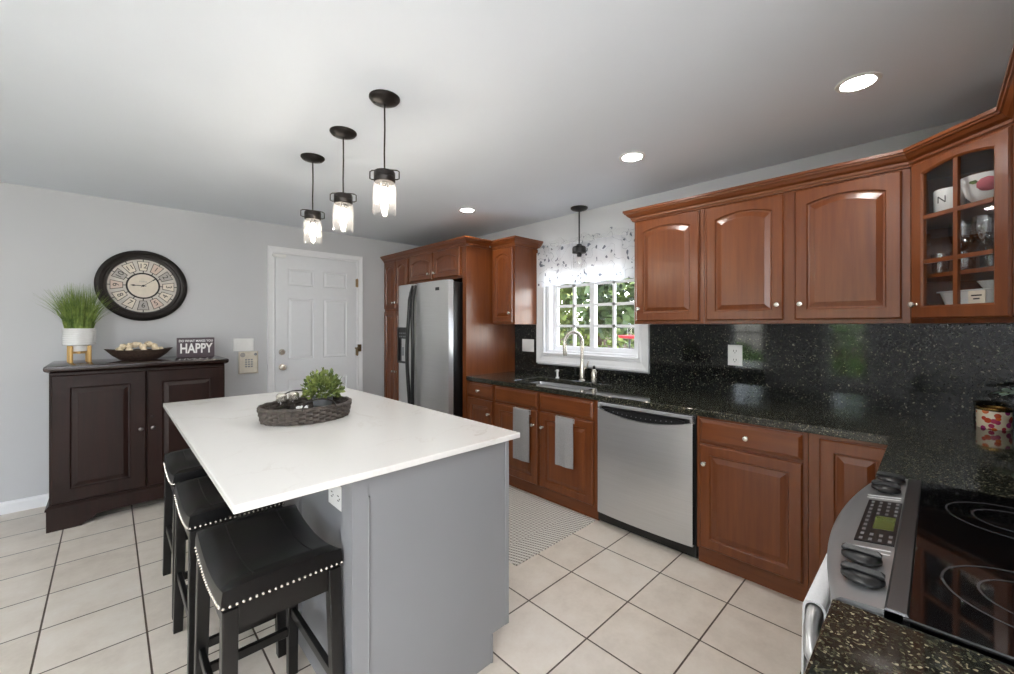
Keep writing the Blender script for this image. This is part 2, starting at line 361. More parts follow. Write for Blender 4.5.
# ------------------------------------------------------------------ room
XW, YF, ZC = 3.086, 4.666, 2.392     # sink wall, far wall, ceiling
YS = -0.545                          # wall behind the range
XL, YB = -3.0, -4.2
b = MB().cells([XL - .15, XW + .15], [YB - .15, YF + .15], -.1, 0, lambda i, j: True); struct(b.build('floor', M['floor']))
b = MB().cells([XL - .15, XW + .15], [YB - .15, YF + .15], ZC, ZC + .12, lambda i, j: True); struct(b.build('ceiling', M['ceil']))
# far wall with the door recess closed by the slab
struct(MB().box(XL - .15, XW + .15, YF, YF + .15, 0, ZC).build('wall_far', M['wall']))
WY0, WY1, WZ0, WZ1 = 1.665, 2.665, 1.085, 1.985   # sink window opening
FS = Frame((XW, 0, 0), (0, 1, 0), (0, 0, 1), (1, 0, 0))
struct(MB().cells([YS - .15, WY0, WY1, YF], [0, WZ0, WZ1, ZC], 0, .15, lambda i, j: not (i == 1 and j == 1), FS).build('wall_sink_side', M['wall']))
struct(MB().box(.3, XW, YS - .15, YS, 0, ZC).build('wall_range_side', M['wall']))
struct(MB().box(.3, .45, YB, YS - .15, 0, ZC).build('wall_living_side', M['wall']))
LW = [(.80, 1.33), (2.32, 2.90)]
FL = Frame((XL, 0, 0), (0, 1, 0), (0, 0, 1), (-1, 0, 0))
ys = [YB, LW[0][0], LW[0][1], LW[1][0], LW[1][1], YF]
struct(MB().cells(ys, [0, .42, 2.02, ZC], 0, .15, lambda i, j: not (i in (1, 3) and j == 1), FL).build('wall_dining_side', M['wall']))
struct(MB().box(XL, .45, YB - .15, YB, 0, ZC).build('wall_back', M['wall']))
# baseboard on the far wall
def baseboard(x0, x1):
    p = [(0, 0), (.014, 0), (.014, .07), (.009, .082), (0, .088)]
    return MB().loops([[Vector((x, YF - d, z)) for d, z in p] for x in (x0, x1)])
struct(baseboard(XL, 1.14).build('baseboard_far', M['trim']))
struct(baseboard(2.12, 2.42).build('baseboard_far_corner', M['trim']))

def casing(name, F, w, h, cw, t=.02, bottom=False):
    """moulded casing around an opening 0..w x 0..h, mitred"""
    prof = [(0, 0), (0, t * .55), (cw * .12, t * .75), (cw * .3, t * .6), (cw * .72, t * .85), (cw * .85, t), (cw, t), (cw, 0)]
    L = []
    for d, n in prof:
        if bottom: L.append([F(-d, -d, n), F(w + d, -d, n), F(w + d, h + d, n), F(-d, h + d, n)])
        else: L.append([F(-d, 0, n), F(-d, h + d, n), F(w + d, h + d, n), F(w + d, 0, n)])
    b = MB(); n = 4
    R = [[b.bm.verts.new(p) for p in l] for l in L]
    for a, c in zip(R, R[1:] + R[:1]):
        for i in range(n if bottom else n - 1):
            j = (i + 1) % n; b.f((a[i], a[j], c[j], c[i]))
    if not bottom: b.f([r[0] for r in R]); b.f([r[3] for r in R][::-1])
    return b
# ---- white six-panel entry door on the far wall
DX0, DX1, DZ = 1.213, 2.059, 2.09
door = thing('door_1', 'white six-panel door in the far wall', 'door', (DX0, YF, 0)); del door['category']; door['kind'] = 'structure'
FD = FARW(DX0, YF, 0)
casing('c', FARW(DX0 - .004, YF, 0), DX1 - DX0 + .008, DZ + .004, .068, .022).build('door_frame', M['trim'], door)
def six_panel(F, w, h):
    b = MB(); t = .016
    us = [0, .115, .115 + (w - .33) / 2, .215 + (w - .33) / 2, w - .115, w]
    vs = [.012, .2, .80, 1.01, 1.645, 1.775, 1.95, h]
    V = {}
    def vt(i, j):
        if (i, j) not in V: V[(i, j)] = b.bm.verts.new(F(us[i], vs[j], t))
        return V[(i, j)]
    for i in range(5):
        for j in range(7):
            if i in (1, 3) and j in (1, 3, 5):
                prev = [vt(i, j), vt(i + 1, j), vt(i + 1, j + 1), vt(i, j + 1)]
                for d, n in ((.006, t - .008), (.014, t - .008), (.034, t - .001)):
                    cur = [b.bm.verts.new(F(u, v, n)) for u, v in ((us[i] + d, vs[j] + d), (us[i + 1] - d, vs[j] + d), (us[i + 1] - d, vs[j + 1] - d), (us[i] + d, vs[j + 1] - d))]
                    for k in range(4): b.f((prev[k], prev[(k + 1) % 4], cur[(k + 1) % 4], cur[k]))
                    prev = cur
                b.f(prev)
            else: b.f((vt(i, j), vt(i + 1, j), vt(i + 1, j + 1), vt(i, j + 1)))
    rim = [F(0, vs[0], t), F(w, vs[0], t), F(w, h, t), F(0, h, t)]; back = [F(0, vs[0], 0.001), F(w, vs[0], 0.001), F(w, h, 0.001), F(0, h, 0.001)]
    b.loops([rim, back], False, True); return b
slab = six_panel(FD, DX1 - DX0, DZ).build('door_panel', M['door'], door)
def knob_lathe(F, prof, seg=20): return MB().lathe(prof, F=F, seg=seg)
def nfr(F, u, v, n=0):  # frame whose N is F.N at the point
    return Frame(F(u, v, n), F.U, F.V, F.N)
knob_lathe(nfr(FD, .06, .934, .016), [(.032, 0), (.032, .005), (.013, .008), (.012, .03), (.024, .036), (.03, .05), (.027, .062), (.012, .068)]).build('knob', M['nickel'], slab, True)
knob_lathe(nfr(FD, .06, 1.087, .016), [(.031, 0), (.031, .006), (.024, .018), (.02, .022)]).build('deadbolt', M['nickel'], slab, True)
for z in (.25, 1.06, 1.85):
    MB().box(DX1 - .012, DX1 + .014, YF - .03, YF - .012, z - .045, z + .045, bev=.003).tube([(DX1 + .001, YF - .033, z - .05), (DX1 + .001, YF - .033, z + .05)], .006).build('hinge', M['brass'], door, True)
MB().tube([(DX1 - .02, YF - .04, 1.10), (DX1 + .04, YF - .045, 1.10)], .006).ball((DX1 - .02, YF - .04, 1.10), .011).box(DX1 + .01, DX1 + .05, YF - .03, YF - .02, 1.06, 1.14).build('swing_latch', M['brass'], door, True)
MB().box(DX0 - .03, DX0 + .09, YF - .05, YF - .02, 2.055, 2.085, bev=.004).build('door_sensor', M['white_pl'], door)

# ---- sink window
win = thing('window_1', 'w', 'w', (XW, WY1, WZ0)); del win['category']; del win['label']; win['kind'] = 'structure'
FWN = SINKW(XW, WY1, WZ0); ww, wh = WY1 - WY0, WZ1 - WZ0
casing('c', FWN, ww, wh, .092, .03, True).build('window_casing', M['trim'], win)
def ring(b, F, u0, u1, v0, v1, t, n0, n1):
    b.box(u0, u1, v0, v0 + t, n0, n1, F).box(u0, u1, v1 - t, v1, n0, n1, F).box(u0, u0 + t, v0 + t, v1 - t, n0, n1, F).box(u1 - t, u1, v0 + t, v1 - t, n0, n1, F); return b
ring(MB(), FWN, 0, ww, 0, wh, .035, -.15, -.02).build('window_frame', M['trim'], win)
MB().box(-.01, ww + .01, -.002, .016, -.1, .034, FWN, .003).build('window_sill', M['trim'], win)
for k, (u0, u1) in enumerate(((.03, ww / 2 + .02), (ww / 2 - .02, ww - .03))):
    n0 = -.09 if k == 0 else -.06
    sb = ring(MB(), FWN, u0, u1, .03, wh - .03, .048, n0 - .03, n0)
    sash = sb.build('window_sash', M['trim'], win)
    g0, g1 = u0 + .048, u1 - .048; v0, v1 = .078, wh - .078
    mb = MB().box((g0 + g1) / 2 - .012, (g0 + g1) / 2 + .012, v0, v1, n0 - .024, n0 - .004, FWN)
    for q in range(1, 5):
        v = v0 + .192 * q; mb.box(g0, g1, v - .012, v + .012, n0 - .024, n0 - .004, FWN)
    mb.build('muntin', M['trim'], sash)
    MB().box(g0, g1, v0, v1, n0 - .017, n0 - .013, FWN).build('window_pane', M['pane'], sash)

# ---- dining windows (seen mirrored in the granite splash)
for k, (a, c) in enumerate(LW):
    w = thing('window_%d' % (k + 2), '', ''); w['kind'] = 'structure'; w.location = (XL, a, .42)
    F = Frame((XL, a, .42), (0, 1, 0), (0, 0, 1), (1, 0, 0)); W_, H_ = c - a, 1.6
    casing('c', F, W_, H_, .09, .02, True).build('window_casing', M['trim'], w)
    mb = ring(MB(), F, 0, W_, 0, H_, .04, -.13, -.03); mb.box(0, W_, H_ / 2 - .022, H_ / 2 + .022, -.1, -.04, F)
    mb.build('window_sash', M['trim'], w)
    mb = MB().box(W_ / 2 - .008, W_ / 2 + .008, .04, H_ - .04, -.08, -.066, F)
    for v in (.42, 1.2): mb.box(.04, W_ - .04, v - .008, v + .008, -.08, -.066, F)
    mb.build('muntin', M['trim'], w)
    MB().box(.04, W_ - .04, .04, H_ - .04, -.074, -.07, F).build('window_pane', M['pane'], w)

# ------------------------------------------------------------------ cabinet parts
def arch_loop(F, w, h, d, n, rise, dtop=None, K=12):
    dt = d if dtop is None else dtop
    pts = [F(d, d, n), F(w - d, d, n)]
    for k in range(K + 1):
        x = w - d - (w - 2 * d) * k / K; t = (x - w / 2) / (w / 2 - d)
        pts.append(F(x, h - dt - rise * t * t, n))
    return pts
def raised_door(F, w, h, rise=0.0, st=.055, t=.02):
    b = MB()
    L = [arch_loop(F, w, h, 0, 0, 0), arch_loop(F, w, h, 0, t - .007, 0), arch_loop(F, w, h, .007, t, 0), arch_loop(F, w, h, st, t, rise),
         arch_loop(F, w, h, st + .005, t - .008, rise), arch_loop(F, w, h, st + .012, t - .009, rise), arch_loop(F, w, h, st + .038, t - .001, rise)]
    return b.loops(L)
def drawer_front(F, w, h, t=.02):
    return MB().loops([arch_loop(F, w, h, 0, 0, 0), arch_loop(F, w, h, 0, t - .009, 0), arch_loop(F, w, h, .006, t - .006, 0), arch_loop(F, w, h, .016, t, 0)])
def knob(F, u, v, parent, n=.02, mat=None):
    return knob_lathe(nfr(F, u, v, n), [(.008, 0), (.008, .002), (.005, .005), (.005, .013), (.012, .018), (.0145, .023), (.012, .029), (.004, .031)], 16).build('knob', mat or M['nickel'], parent, True)
def add_door(parent, F, w, h, rise=0, ku=None, kv=None, mat='cherry', name='door', st=.055, kmat=None):
    d = raised_door(F, w, h, rise, st).build(name, M[mat], parent)
    if ku is not None: knob(F, ku, kv, d, mat=kmat)
    return d
def add_drawer(parent, F, w, h, kn=True, name='drawer'):
    d = drawer_front(F, w, h).build(name, M['cherry_h'], parent)
    if kn: knob(F, w / 2, h / 2, d)
    return d
SX0, SX1, SY0, SY1 = 2.525, 2.885, 1.80, 2.55
HC = .884; XB = 2.435        # counter top height, base cabinet face
def base_box(name, label, y0, y1, toe=True):
    t = thing(name, label, 'cabinet', (XB, (y0 + y1) / 2, 0), 'cherry base cabinets along the sink wall')
    if name == 'sink_cabinet': MB().box(XB, XW - .01, y0, y1, .09, .66).cells([XB, SX0 - .03, SX1 + .03, XW - .01], [y0, SY0 - .03, SY1 + .03, y1], .66, HC - .042, lambda i, j: not (i == 1 and j == 1)).build('carcass', M['cherry'], t)
    else: MB().box(XB, XW - .01, y0, y1, .09, HC - .042).build('carcass', M['cherry'], t, bevel=.002)
    MB().box(XB + .022, XW - .02, y0 + .001, y1 - .001, 0, .09).build('toe_kick', M['cherry_h'], t)
    return t
# narrow drawer cabinet by the fridge
c = base_box('base_cabinet', 'narrow cherry base cabinet with one drawer, beside the tall fridge panel', 2.69, 3.068)
F = SINKW(XB, 3.055, .705); add_drawer(c, F, .35, .125)
F = SINKW(XB, 3.055, .105); add_door(c, F, .35, .585, 0, .315, .47)
# sink cabinet
c = base_box('sink_cabinet', 'wide cherry cabinet under the sink with two towel-hung doors', 1.628, 2.688)
for y, ku in ((2.665, .455), (2.145, .035)):
    add_drawer(c, SINKW(XB, y, .705), .49, .125, False, 'false_drawer_front')
    add_door(c, SINKW(XB, y, .105), .49, .585, 0, ku, .47)
# cabinet between dishwasher and corner
c = base_box('base_cabinet', 'cherry base cabinet between the dishwasher and the corner, drawer over door', .43, .955)
add_drawer(c, SINKW(XB, .935, .705), .485, .125)
add_door(c, SINKW(XB, .935, .105), .485, .585, 0, .03, .48)
# corner base
c = thing('corner_base_cabinet', 'cherry corner cabinet door half hidden behind the granite and the range', 'cabinet', (XB, .2, 0), 'cherry base cabinets along the sink wall')
MB().prism([(XB, .428), (XW - .01, .428), (XW - .01, YS + .01), (1.775, YS + .01), (1.775, .10), (XB, .10)], .09, HC - .042).build('carcass', M['cherry'], c)
MB().prism([(XB + .022, .427), (XW - .02, .427), (XW - .02, YS + .02), (1.785, YS + .02), (1.785, .08), (XB + .022, .08)], 0, .09).build('toe_kick', M['cherry_h'], c)
add_door(c, SINKW(XB, .385, .105), .265, .72, 0)
# near base cabinet, this side of the range
c = thing('near_base_cabinet', 'cherry base cabinet under the granite slab nearest the camera', 'cabinet', (.6, -.2, 0), 'cherry base cabinets along the range wall')
MB().box(.36, .908, YS + .01, .10, .09, HC - .042).build('carcass', M['cherry'], c)
MB().box(.37, .90, YS + .02, .07, 0, .09).build('toe_kick', M['cherry_h'], c)
FR = Frame((.895, .10, .105), (-1, 0, 0), (0, 0, 1), (0, 1, 0))
add_door(c, FR, .52, .585, 0, .04, .48); add_drawer(c, Frame((.895, .10, .705), (-1, 0, 0), (0, 0, 1), (0, 1, 0)), .52, .125)

# ---- countertops
xs = [1.765, 2.413, SX0, SX1, XW - .004]; yy = [YS + .002, .136, SY0, SY1, 3.066]
def csolid(i, j):
    if i == 0: return j == 0
    return not (i == 2 and j == 2)
ct = MB().cells(xs, yy, HC - .04, HC, csolid).build('granite_countertop', M['granite'], bevel=.005)
tag(recenter(ct, (2.75, 1.5, HC - .04)), 'long dark granite countertop running under the window to the corner', 'countertop', 'granite worktops')
ct = MB().box(.34, .914, YS + .002, .127, HC - .04, HC).build('granite_countertop', M['granite'], bevel=.005)
tag(recenter(ct, (.6, -.2, HC - .04)), 'short granite countertop in the near corner, this side of the range', 'countertop', 'granite worktops')
# backsplash
yy = [YS + .002, 1.563, 2.765, 3.066]; zz = [HC + .0005, .98, 1.369]
FB = Frame((XW, 0, 0), (0, 1, 0), (0, 0, 1), (-1, 0, 0))
bs = MB().cells(yy, zz, .001, .022, lambda i, j: not (i == 1 and j == 1), FB).build('granite_backsplash', M['granite_s'])
tag(recenter(bs, (XW, 1.5, HC)), 'polished dark granite splash covering the wall below the wall cabinets', 'backsplash')
bs = MB().box(.34, XW - .03, YS + .001, YS + .02, HC + .0005, 1.369).build('granite_backsplash', M['granite_s'])
tag(recenter(bs, (1.7, YS, HC)), 'granite splash on the wall behind the range', 'backsplash')

# ---- sink, faucet, dispensers
s = thing('kitchen_sink', 'stainless undermount sink set in the granite below the window', 'sink', (2.7, 2.17, HC - .2))
b = MB(); d = .19
def rr(x0, x1, y0, y1, r, z, k=4):
    pts = []
    for cx, cy, a0 in ((x1 - r, y1 - r, 0), (x0 + r, y1 - r, 90), (x0 + r, y0 + r, 180), (x1 - r, y0 + r, 270)):
        for q in range(k + 1):
            a = math.radians(a0 + 90 * q / k); pts.append(Vector((cx + r * math.cos(a), cy + r * math.sin(a), z)))
    return pts
e = .004
b.loops([rr(SX0 - .02, SX1 + .02, SY0 - .02, SY1 + .02, .02, HC - .0415), rr(SX0 - e, SX1 + e, SY0 - e, SY1 + e, .03, HC - .0412), rr(SX0 + .004, SX1 - .004, SY0 + .004, SY1 - .004, .045, HC - d + .03), rr(SX0 + .03, SX1 - .03, SY0 + .03, SY1 - .03, .05, HC - d)], False, True)
b.build('basin', M['steel_h'], s, True)
MB().lathe([(.04, HC - d + .001), (.045, HC - d + .004), (.03, HC - d + .003), (.004, HC - d + .002)], (2.7, 2.17, 0)).build('drain', M['nickel'], s, True)
fc = thing('faucet', 'tall brushed-nickel gooseneck faucet behind the sink', 'faucet', (2.94, 2.12, HC))
MB().lathe([(.028, HC), (.028, HC + .006), (.022, HC + .012), (.021, HC + .13), (.0165, HC + .15), (.012, HC + .2)], (2.94, 2.12, 0)).build('body', M['nickel'], fc, True)
pts = []
for k in range(25):
    a = PI * k / 24 * 1.06; pts.append((2.94 - .095 * (1 - math.cos(a)) * .85, 2.12 + .095 * (1 - math.cos(a)) * .35, HC + .315 + .105 * math.sin(a)))
e_ = Vector(pts[-1]); dirv = (Vector(pts[-1]) - Vector(pts[-2])).normalized()
MB().tube([(2.94, 2.12, HC + .19), (2.94, 2.12, HC + .26)] + pts, .0145, 12).build('spout', M['nickel'], fc, True)
MB().tube([e_, e_ + dirv * .05, e_ + dirv * .075], [.0145, .0175, .016], 12).build('spray_head', M['nickel'], fc, True)
MB().tube([(2.94, 2.10, HC + .10), (2.94, 2.075, HC + .115), (2.945, 2.06, HC + .17)], [.008, .007, .005], 8).build('lever', M['nickel'], fc, True)
sd = thing('soap_pump', 'small white-topped soap pump on the granite beside the sink', 'soap dispenser', (2.93, 2.385, HC))
MB().lathe([(.017, HC), (.017, HC + .006), (.009, HC + .01), (.009, HC + .055), (.014, HC + .06), (.014, HC + .072), (.006, HC + .076)], (2.93, 2.385, 0), 16).build('body', M['white_pl'], sd, True)
MB().tube([(2.93, 2.385, HC + .066), (2.895, 2.385, HC + .064)], .005).build('nozzle', M['nickel'], sd, True)
sd = thing('soap_bottle', 'slim steel soap bottle with dark tip standing beside the faucet', 'soap dispenser', (2.92, 1.985, HC))
MB().lathe([(.021, HC), (.022, HC + .01), (.022, HC + .085), (.015, HC + .105), (.008, HC + .112)], (2.92, 1.985, 0), 18).build('body', M['nickel'], sd, True)
MB().lathe([(.009, HC + .112), (.012, HC + .118), (.01, HC + .135), (.002, HC + .142)], (2.92, 1.985, 0), 14).build('pump_cap', M['black'], sd, True)

# ---- upper cabinets, right run
XU, ZU0, ZU1 = 2.75, 1.37, 2.135
def upper_box(label, y0, y1):
    t = thing('wall_cabinet', label, 'cabinet', (XU, (y0 + y1) / 2, ZU0), 'cherry wall cabinets')
    MB().box(XU, XW - .001, y0, y1, ZU0, ZU1).build('carcass', M['cherry'], t, bevel=.002); return t
dz0, dzh = 1.392, .712
c = upper_box('single-door cherry wall cabinet with arched panel next to the window valance', 1.035, 1.522)
add_door(c, SINKW(XU, 1.503, dz0), .443, dzh, .028, .028, .085)
c = upper_box('double-door cherry wall cabinet above the granite splash, beside the glass corner cabinet', .084, 1.033)
add_door(c, SINKW(XU, 1.017, dz0), .42, dzh, .028, .392, .085)
add_door(c, SINKW(XU, .545, dz0), .43, dzh, .028, .028, .085)
# corner glass cabinet
A = Vector((XU, .083, 0)); B = Vector((2.45, -.217, 0)); FLN = (B - A).length
U = (B - A).normalized(); N = Vector((-U.y * -1, 0, 0)); N = Vector((U.y, -U.x, 0))
if N.x > 0: N = -N
cc = thing('corner_glass_cabinet', 'cherry corner wall cabinet with arched six-lite glass door full of crockery', 'cabinet', (2.8, -.25, ZU0), 'cherry wall cabinets')
FC = Frame((A.x, A.y, ZU0), U, (0, 0, 1), N)
pent = [(A.x, A.y), (XW - .001, .083), (XW - .001, YS + .001), (2.45, YS + .001), (B.x, B.y)]
b = MB(); inn = [(A.x + .03, A.y - .018), (XW - .02, .065), (XW - .02, YS + .02), (2.468, YS + .02), (B.x + .018, B.y - .03)]
for z0, z1 in ((ZU0, ZU0 + .02), (ZU1 - .02, ZU1)): b.prism(pent, z0, z1)
for i in range(4):
    o0, o1, i0, i1 = pent[i], pent[i + 1], inn[i], inn[i + 1]
    b.prism([o0, o1, i1, i0], ZU0 + .02, ZU1 - .02)
b.build('carcass', M['cherry'], cc)
b = MB()
b.box(0, .04, 0, ZU1 - ZU0, -.02, 0, FC).box(FLN - .04, FLN, 0, ZU1 - ZU0, -.02, 0, FC).box(.04, FLN - .04, 0, .035, -.02, 0, FC).box(.04, FLN - .04, ZU1 - ZU0 - .045, ZU1 - ZU0, -.02, 0, FC)
b.build('face_frame', M['cherry'], cc)
for z in (1.60, 1.875):
    MB().prism([(A.x + .035, A.y - .03), (XW - .022, .06), (XW - .022, YS + .022), (2.472, YS + .022), (B.x + .03, B.y - .035)], z - .018, z).build('shelf', M['cherry'], cc)
# glass door
dw, dh, st, rise = FLN - .03, .724, .058, .022
FDc = Frame(FC(.015, .022, 0), U, (0, 0, 1), N)
b = MB(); t = .02
b.loops([arch_loop(FDc, dw, dh, 0, 0, 0), arch_loop(FDc, dw, dh, 0, t - .007, 0), arch_loop(FDc, dw, dh, .007, t, 0), arch_loop(FDc, dw, dh, st - .008, t, rise, .034), arch_loop(FDc, dw, dh, st, t - .006, rise, .042), arch_loop(FDc, dw, dh, st, 0, rise, .042)], wrap=True)
gd = b.build('glass_door', M['cherry'], cc)
b = MB().box(dw / 2 - .009, dw / 2 + .009, st, dh - .044, .004, .017, FDc)
gh = dh - st - .055
for q in (1, 2): b.box(st, dw - st, st + gh * q / 3 - .012, st + gh * q / 3 + .006, .004, .017, FDc)
b.build('muntin', M['cherry'], gd)
MB().loops([arch_loop(FDc, dw, dh, st + .001, .006, rise, .043), arch_loop(FDc, dw, dh, st + .001, .009, rise, .043)]).build('glass_pane', M['glass'], gd)
knob(FDc, .03, .065, gd)
# wall cabinet on the range wall, seen only as a sliver and in reflections
c = thing('wall_cabinet', 'cherry wall cabinet on the range wall, mirrored in the cooktop', 'cabinet', (2.1, YS, ZU0), 'cherry wall cabinets')
MB().box(1.77, 2.449, YS + .001, -.217, ZU0, ZU1).build('carcass', M['cherry'], c, bevel=.002)
add_door(c, Frame((2.43, -.217, dz0), (-1, 0, 0), (0, 0, 1), (0, 1, 0)), .64, dzh, .04, .61, .08)
# crown moulding swept round the cabinet tops
CROWN = [(0, -.022), (.010, -.022), (.013, -.012), (.018, -.010), (.020, .002), (.034, .012), (.046, .028), (.052, .03), (.054, .038), (.060, .04), (.060, .055), (0, .055)]
def crown(path, side=1):
    P = [Vector((x, y, 0)) for x, y in path]; b = MB(); L = []
    for i, p in enumerate(P):
        ns = []
        if i > 0: d = (P[i] - P[i - 1]).normalized(); ns.append(Vector((-d.y, d.x, 0)) * side)
        if i < len(P) - 1: d = (P[i + 1] - P[i]).normalized(); ns.append(Vector((-d.y, d.x, 0)) * side)
        n = sum(ns, Vector()) / len(ns); n = n / n.length_squared if len(ns) > 1 else n
        L.append([p + n * o + Vector((0, 0, ZU1 + z)) for o, z in CROWN])
    return b.loops(L)
cr = crown([(XW - .001, 1.524), (XU, 1.524), (XU, .083), (2.45, -.217), (1.77, -.217)], -1).build('crown_molding', M['cherry_h'])
tag(recenter(cr, (2.75, .8, ZU1)), 'cherry crown molding along the wall cabinets over the granite splash', 'molding', 'cherry crown moldings')

# ---- left run: small wall cabinet, fridge surround
c = upper_box('narrow cherry wall cabinet between the fridge panel and the window', 2.752, 3.068)
add_door(c, SINKW(XU, 3.05, dz0), .28, dzh, .03, .25, .085, st=.05)
XT = 2.42
tp = thing('fridge_end_panel', 'tall glossy cherry end panel between the fridge and the sink counter', 'cabinet panel', (2.75, 3.1, 0))
MB().box(XT, XW - .001, 3.07, 3.125, 0, ZU1).build('panel', M['cherry'], tp, bevel=.002)
c = thing('fridge_top_cabinet', 'cherry cabinet with two arched doors above the fridge', 'cabinet', (2.75, 3.6, 1.8), 'cherry wall cabinets')
MB().box(XT, XW - .001, 3.127, 4.085, 1.815, ZU1).build('carcass', M['cherry'], c, bevel=.002)
add_door(c, SINKW(XT, 4.065, 1.84), .44, .275, .035, .40, .055, st=.05)
add_door(c, SINKW(XT, 3.595, 1.84), .44, .275, .035, .035, .055, st=.05)
c = thing('pantry_cabinet', 'tall cherry pantry cabinet in the corner between the fridge and white door', 'cabinet', (2.75, 4.38, 0), 'cherry tall cabinets')
MB().box(XT, XW - .001, 4.087, YF - .001, .09, ZU1).build('carcass', M['cherry'], c, bevel=.002)
MB().box(XT + .06, XW - .002, 4.09, YF - .002, 0, .09).build('toe_kick', M['cherry_h'], c)
for y, ku in ((4.65, .24), (4.375, .03)):
    add_door(c, SINKW(XT, y, 1.555), .265, .56, .03, ku, .07, st=.05)
    add_door(c, SINKW(XT, y, .105), .265, 1.42, 0, ku, .72, st=.05)
cr = crown([(2.69, 3.068), (XT, 3.068), (XT, YF - .001)], 1).build('crown_molding', M['cherry_h'])
tag(recenter(cr, (2.5, 3.9, ZU1)), 'cherry crown molding along the cabinets above the fridge', 'molding', 'cherry crown moldings')
cr = crown([(XW - .001, 2.750), (XU, 2.750), (XU, 3.066)], 1).build('crown_molding', M['cherry_h'])
tag(recenter(cr, (2.9, 2.9, ZU1)), 'short cherry crown molding on the narrow cabinet by the window', 'molding', 'cherry crown moldings')

# ---- refrigerator
fr = thing('refrigerator', 'stainless side-by-side refrigerator with black handles and ice dispenser', 'refrigerator', (2.6, 3.61, 0))
MB().box(2.335, 3.0, 3.145, 4.07, .02, 1.775, bev=.004).build('cabinet', M['black'], fr)
MB().box(2.30, 2.9, 3.16, 4.06, 0, .06).build('base_grille', M['black'], fr)
def fridge_door(y0, y1):
    pts = []; r = .05; K = 8
    L = []
    for z, ins in ((.07, .006), (.076, 0), (1.784, 0), (1.79, .006)):
        l = [Vector((2.325, y1 - ins, z))]
        for k in range(K + 1):
            t = k / K; y = y1 - (y1 - y0) * t
            bul = .012 * (1 - (2 * t - 1) ** 2)
            x = 2.262 - bul
            edge = min(y1 - y, y - y0)
            l.append(Vector((x + ins + (.012 if edge < .001 else 0), y + (-.006 if k == 0 else .006 if k == K else 0), z)))
        l.append(Vector((2.325, y0 + ins, z))); L.append(l)
    return MB().loops(L)
df = fridge_door(3.724, 4.075).build('freezer_door', M['steel'], fr, True)
dr = fridge_door(3.142, 3.716).build('fridge_door', M['steel'], fr, True)
for o, y, sgn in ((df, 3.75, 1), (dr, 3.69, -1)):
    pts = [(2.255, y, 1.77), (2.235, y, 1.70)] + [(2.22 - .015 * math.sin(PI * k / 12), y + sgn * .028 * math.sin(PI * k / 12) ** 2, 1.62 - 1.1 * k / 12) for k in range(13)] + [(2.235, y, .44), (2.255, y, .36)]
    MB().tube(pts, [.012, .016] + [.019] * 13 + [.016, .012], 10).build('handle', M['black'], o, True)
FI = SINKW(2.25, 4.035, .96)
dsp = ring(MB(), FI, 0, .20, 0, .38, .022, -.01, .012).box(.022, .178, .26, .358, -.01, .008, FI).build('dispenser', M['black'], df)
MB().box(.022, .178, .022, .26, -.012, -.002, FI).build('dispenser_recess', M['black'], dsp)
b = MB()
for i in range(4):
    for j in range(2): b.box(.04 + i * .035, .058 + i * .035, .275 + j * .035, .29 + j * .035, .008, .0095, FI)
b.build('button', M['pot'], dsp)
MB().box(.085, .115, .08, .17, -.002, .012, FI).build('paddle', M['pot'], dsp)
MB().box(2.249, 2.2535, 3.27, 3.33, 1.695, 1.725).build('badge', M['black'], dr)

# ---- dishwasher
dwh = thing('dishwasher', 'stainless dishwasher with black control strip under the granite', 'dishwasher', (2.5, 1.3, 0))
y1, y0 = 1.612, .972; w = y1 - y0; FW_ = SINKW(2.42, y1, 0)
MB().box(2.44, 3.0, y0 - .012, y1 + .012, .02, HC - .045).build('body', M['black'], dwh)
MB().box(2.47, 2.6, y0 - .01, y1 + .01, 0, .085).build('toe_panel', M['black'], dwh)
b = MB(); K = 16; rows = []
def vtop(t): return .795 - .045 * (1 - (2 * t - 1) ** 2)
for f_ in [0, .25, .5, .75, 1]:
    rows.append([b.bm.verts.new(FW_(w * k / K, .085 + (vtop(k / K) - .085) * f_, .006 + .016 * (1 - (2 * k / K - 1) ** 2))) for k in range(K + 1)])
bk = [[b.bm.verts.new(FW_(w * k / K, .085 if q == 0 else vtop(k / K), -.02)) for k in range(K + 1)] for q in (0, 1)]
for a, c2 in zip(rows, rows[1:]):
    for k in range(K): b.f((a[k], a[k + 1], c2[k + 1], c2[k]))
for k in range(K): b.f((bk[0][k], bk[0][k + 1], rows[0][k + 1], rows[0][k])); b.f((rows[-1][k], rows[-1][k + 1], bk[1][k + 1], bk[1][k]))
ddoor = b.build('door', M['steel'], dwh, True)
b = MB().box(0, w, .815, .838, -.02, .008, FW_, .003).box(0, .016, .79, .815, -.02, .006, FW_).box(w - .016, w, .79, .815, -.02, .006, FW_)
b.build('door_trim', M['steel_h'], dwh)
b = MB(); pts = [(.016, .813), (w - .016, .813)] + [(.016 + (w - .032) * (1 - k / 12), vtop(1 - k / 12) + .001) for k in range(13)]
b.loops([[FW_(u, v, -.018) for u, v in pts], [FW_(u, v, -.012) for u, v in pts]]); cp = b.build('control_panel', M['black'], dwh)
b = MB()
pts = [(.05, .797)] + [(.05 + (w - .1) * k / 12, vtop(.08 + .84 * k / 12) + .002) for k in range(13)] + [(w - .05, .797), (w - .12, .806), (.12, .806)]
b.loops([[FW_(u, v, -.0125) for u, v in pts], [FW_(u, v, .004) for u, v in pts]]); b.build('control_pod', M['black'], cp)
for k in range(13): MB().lathe([(.0035, 0), (.0035, .001)], F=nfr(FW_, .12 + k * .033, .786 - .012 * (1 - ((k - 6) / 6) ** 2), .004), seg=8).build('control_button', M['pot'], cp)

